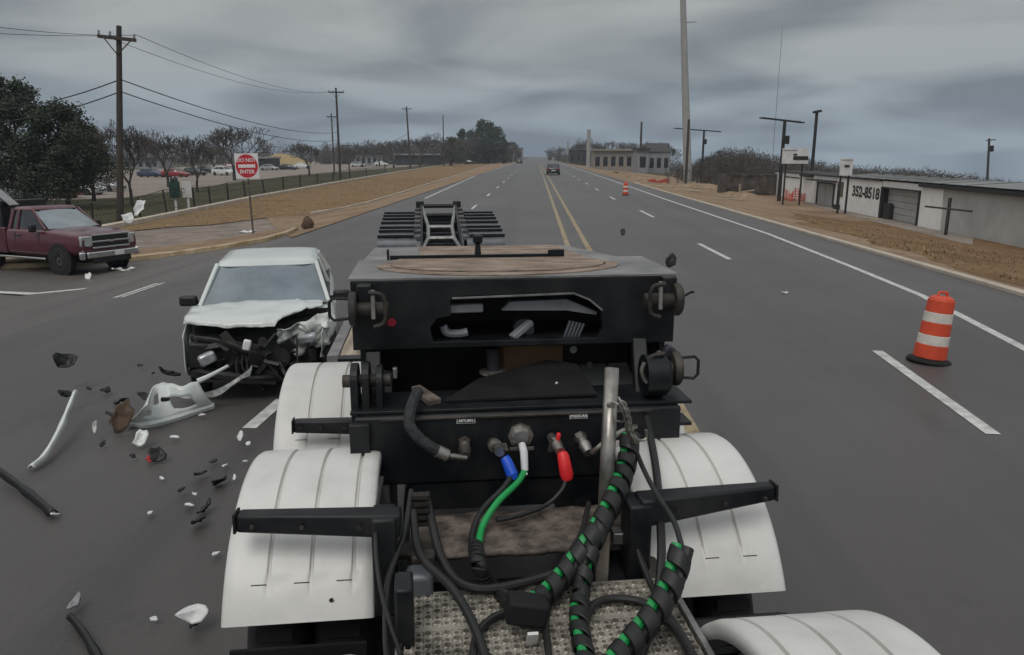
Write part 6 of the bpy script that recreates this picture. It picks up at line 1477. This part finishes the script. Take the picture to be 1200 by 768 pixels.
debris(196, 437, 0.25, 0.28, 0.10, 'plain_black', 'long dark chunk between the torn bumper skin and the sedan', 30, (0.4, 0.5, 0.6))
debris(228, 719, 0.12, 0.21, 0.12, 'sign_white', 'white lump of foam beside the left front fender', 31, (0.5, 0.1, 0.1), bend=0.4)
debris(230, 727, 0.06, 0.13, 0.08, 'plain_black', 'black piece stuck under the white foam lump', 32)
debris(88, 708, 0.06, 0.14, 0.06, 'far_grey', 'dull grey flake above the short black plastic strip', 33)
debris(282, 512, 0.10, 0.06, 0.11, 'sign_white', 'bright crumpled silver flake by the rear left fender', 34, (1.0, 0, 0))
debris(291, 521, 0.08, 0.06, 0.05, 'sign_white', 'tiny bright flake by the rear left fender', 35)
rr = random.Random(50)
for i, (u, v, s1) in enumerate(((123, 458, .10), (140, 470, .13), (235, 556, .09), (258, 563, .11), (240, 594, .10), (233, 611, .11), (104, 456, .05), (132, 487, .12), (155, 535, .05), (164, 428, .05), (180, 438, .05), (213, 575, .06), (250, 540, .05), (120, 520, .05))):
    debris(u, v, 0.06, s1*1.4, s1, 'plain_black', 'small dark fragment scattered on the asphalt by the wreck', 100 + i, group='dark fragments on the asphalt')
for i, (u, v, s1) in enumerate(((222, 591, .07), (228, 580, .06), (237, 487, .06), (205, 513, .08), (263, 545, .05), (176, 600, .05), (253, 648, .05), (65, 602, .06), (190, 560, .04), (275, 560, .05), (180, 725, .04), (288, 540, .04))):
    debris(u, v, 0.05, s1*0.7, s1*1.2, 'sign_white', 'small white flake scattered on the asphalt by the wreck', 130 + i, group='white flakes on the asphalt')
# pieces thrown to the right and to the pickup
debris(787, 305, 1.75, 0.10, 0.13, 'plain_black', 'black triangular fragment flying above the right end of the trailer beam', 60, (1.2, 0.3, 0.2))
debris(730, 272, 1.2, 0.10, 0.18, 'far_dark', 'small dark fragment flying over the lanes right of the trailer', 61, (1.1, 0.2, 0.2))
q = P(160, 262); debris(163, 243, 1.0, 0.30, 0.60, 'sign_white', 'upright white shard flying past the pickup hood', 62, (1.2, 0.5, 0.3))
debris(150, 256, 0.6, 0.45, 0.40, 'sign_white', 'broad white shard flying beside the pickup hood', 63, (1.2, 0.0, 0.2))
debris(104, 324, g(-12) + 0.15, 0.18, 0.22, 'sign_white', 'white flake by the front wheel of the pickup', 64, (1.0, 0, 0))
debris(145, 317, g(-11) + 0.05, 0.7, 0.12, 'car_white_dirty', 'pale strip on the street before the pickup bumper', 65, (0, 0, 0.2))
debris(290, 272, g(P(290, 272).x) + 0.03, 0.95, 0.45, 'sign_white', 'flat white board lying on the concrete slip lane behind the island', 66, (0.02, 0.0, 0.3), bend=0.02)
q = P(361, 269); m = MB()
lps = []
for i in range(9):
    f = i/8; r = 0.22*math.sin(math.pi*min(1, 0.12 + f*0.86))**0.6*(1 - 0.45*f); lps.append([(r*(1.3 + 0.25*mnoise.noise(Vector((math.cos(a), math.sin(a), f*3))))*math.cos(a), r*(1 + 0.3*mnoise.noise(Vector((math.cos(a)*2, math.sin(a), f*2))))*math.sin(a), 0.50*f) for a in [2*math.pi*k/14 for k in range(14)]])
tag(m.loft(lps).build('rubber_stump', 'brown_clump', None, loc=(q.x, q.y, g(q.x) + 0.0)), 'brown stump-like lump at the tip of the yellow kerb', 'lump')
tag(MB().obox((0, 0, 0.12), (0.9, 0.5, 0.25), (0.1, 0, 0.4)).build('dark_lump', 'brown_clump', None, bevel=0.08, loc=P(722, 203)), 'dark clod lying beyond the far traffic drum on the lanes', 'clod')
debris(920, 343, 0.03, 0.16, 0.08, 'sign_white', 'lone white scrap lying in the right lane', 67, (0.1, 0.1, 0.3))

# ================================================================== HAZE: pale damp air round the camera and the whole scene
def haze():
    m = bpy.data.materials.new('haze_air'); m.use_nodes = True; t = m.node_tree; t.nodes.clear()
    o = N(t, 'ShaderNodeOutputMaterial'); v = N(t, 'ShaderNodeVolumePrincipled'); v.inputs['Color'].default_value = (0.80, 0.88, 0.98, 1); v.inputs['Density'].default_value = 0.0004
    L(t, v.outputs[0], o.inputs['Volume']); MATS['haze_air'] = m
    h = MB().box(-1550, 1550, -120, 1520, -170, 62).build('haze', 'haze_air', None, smooth=False); h['kind'] = 'stuff'; h['label'] = 'thin pale haze in the damp air'; h['category'] = 'haze'
haze()
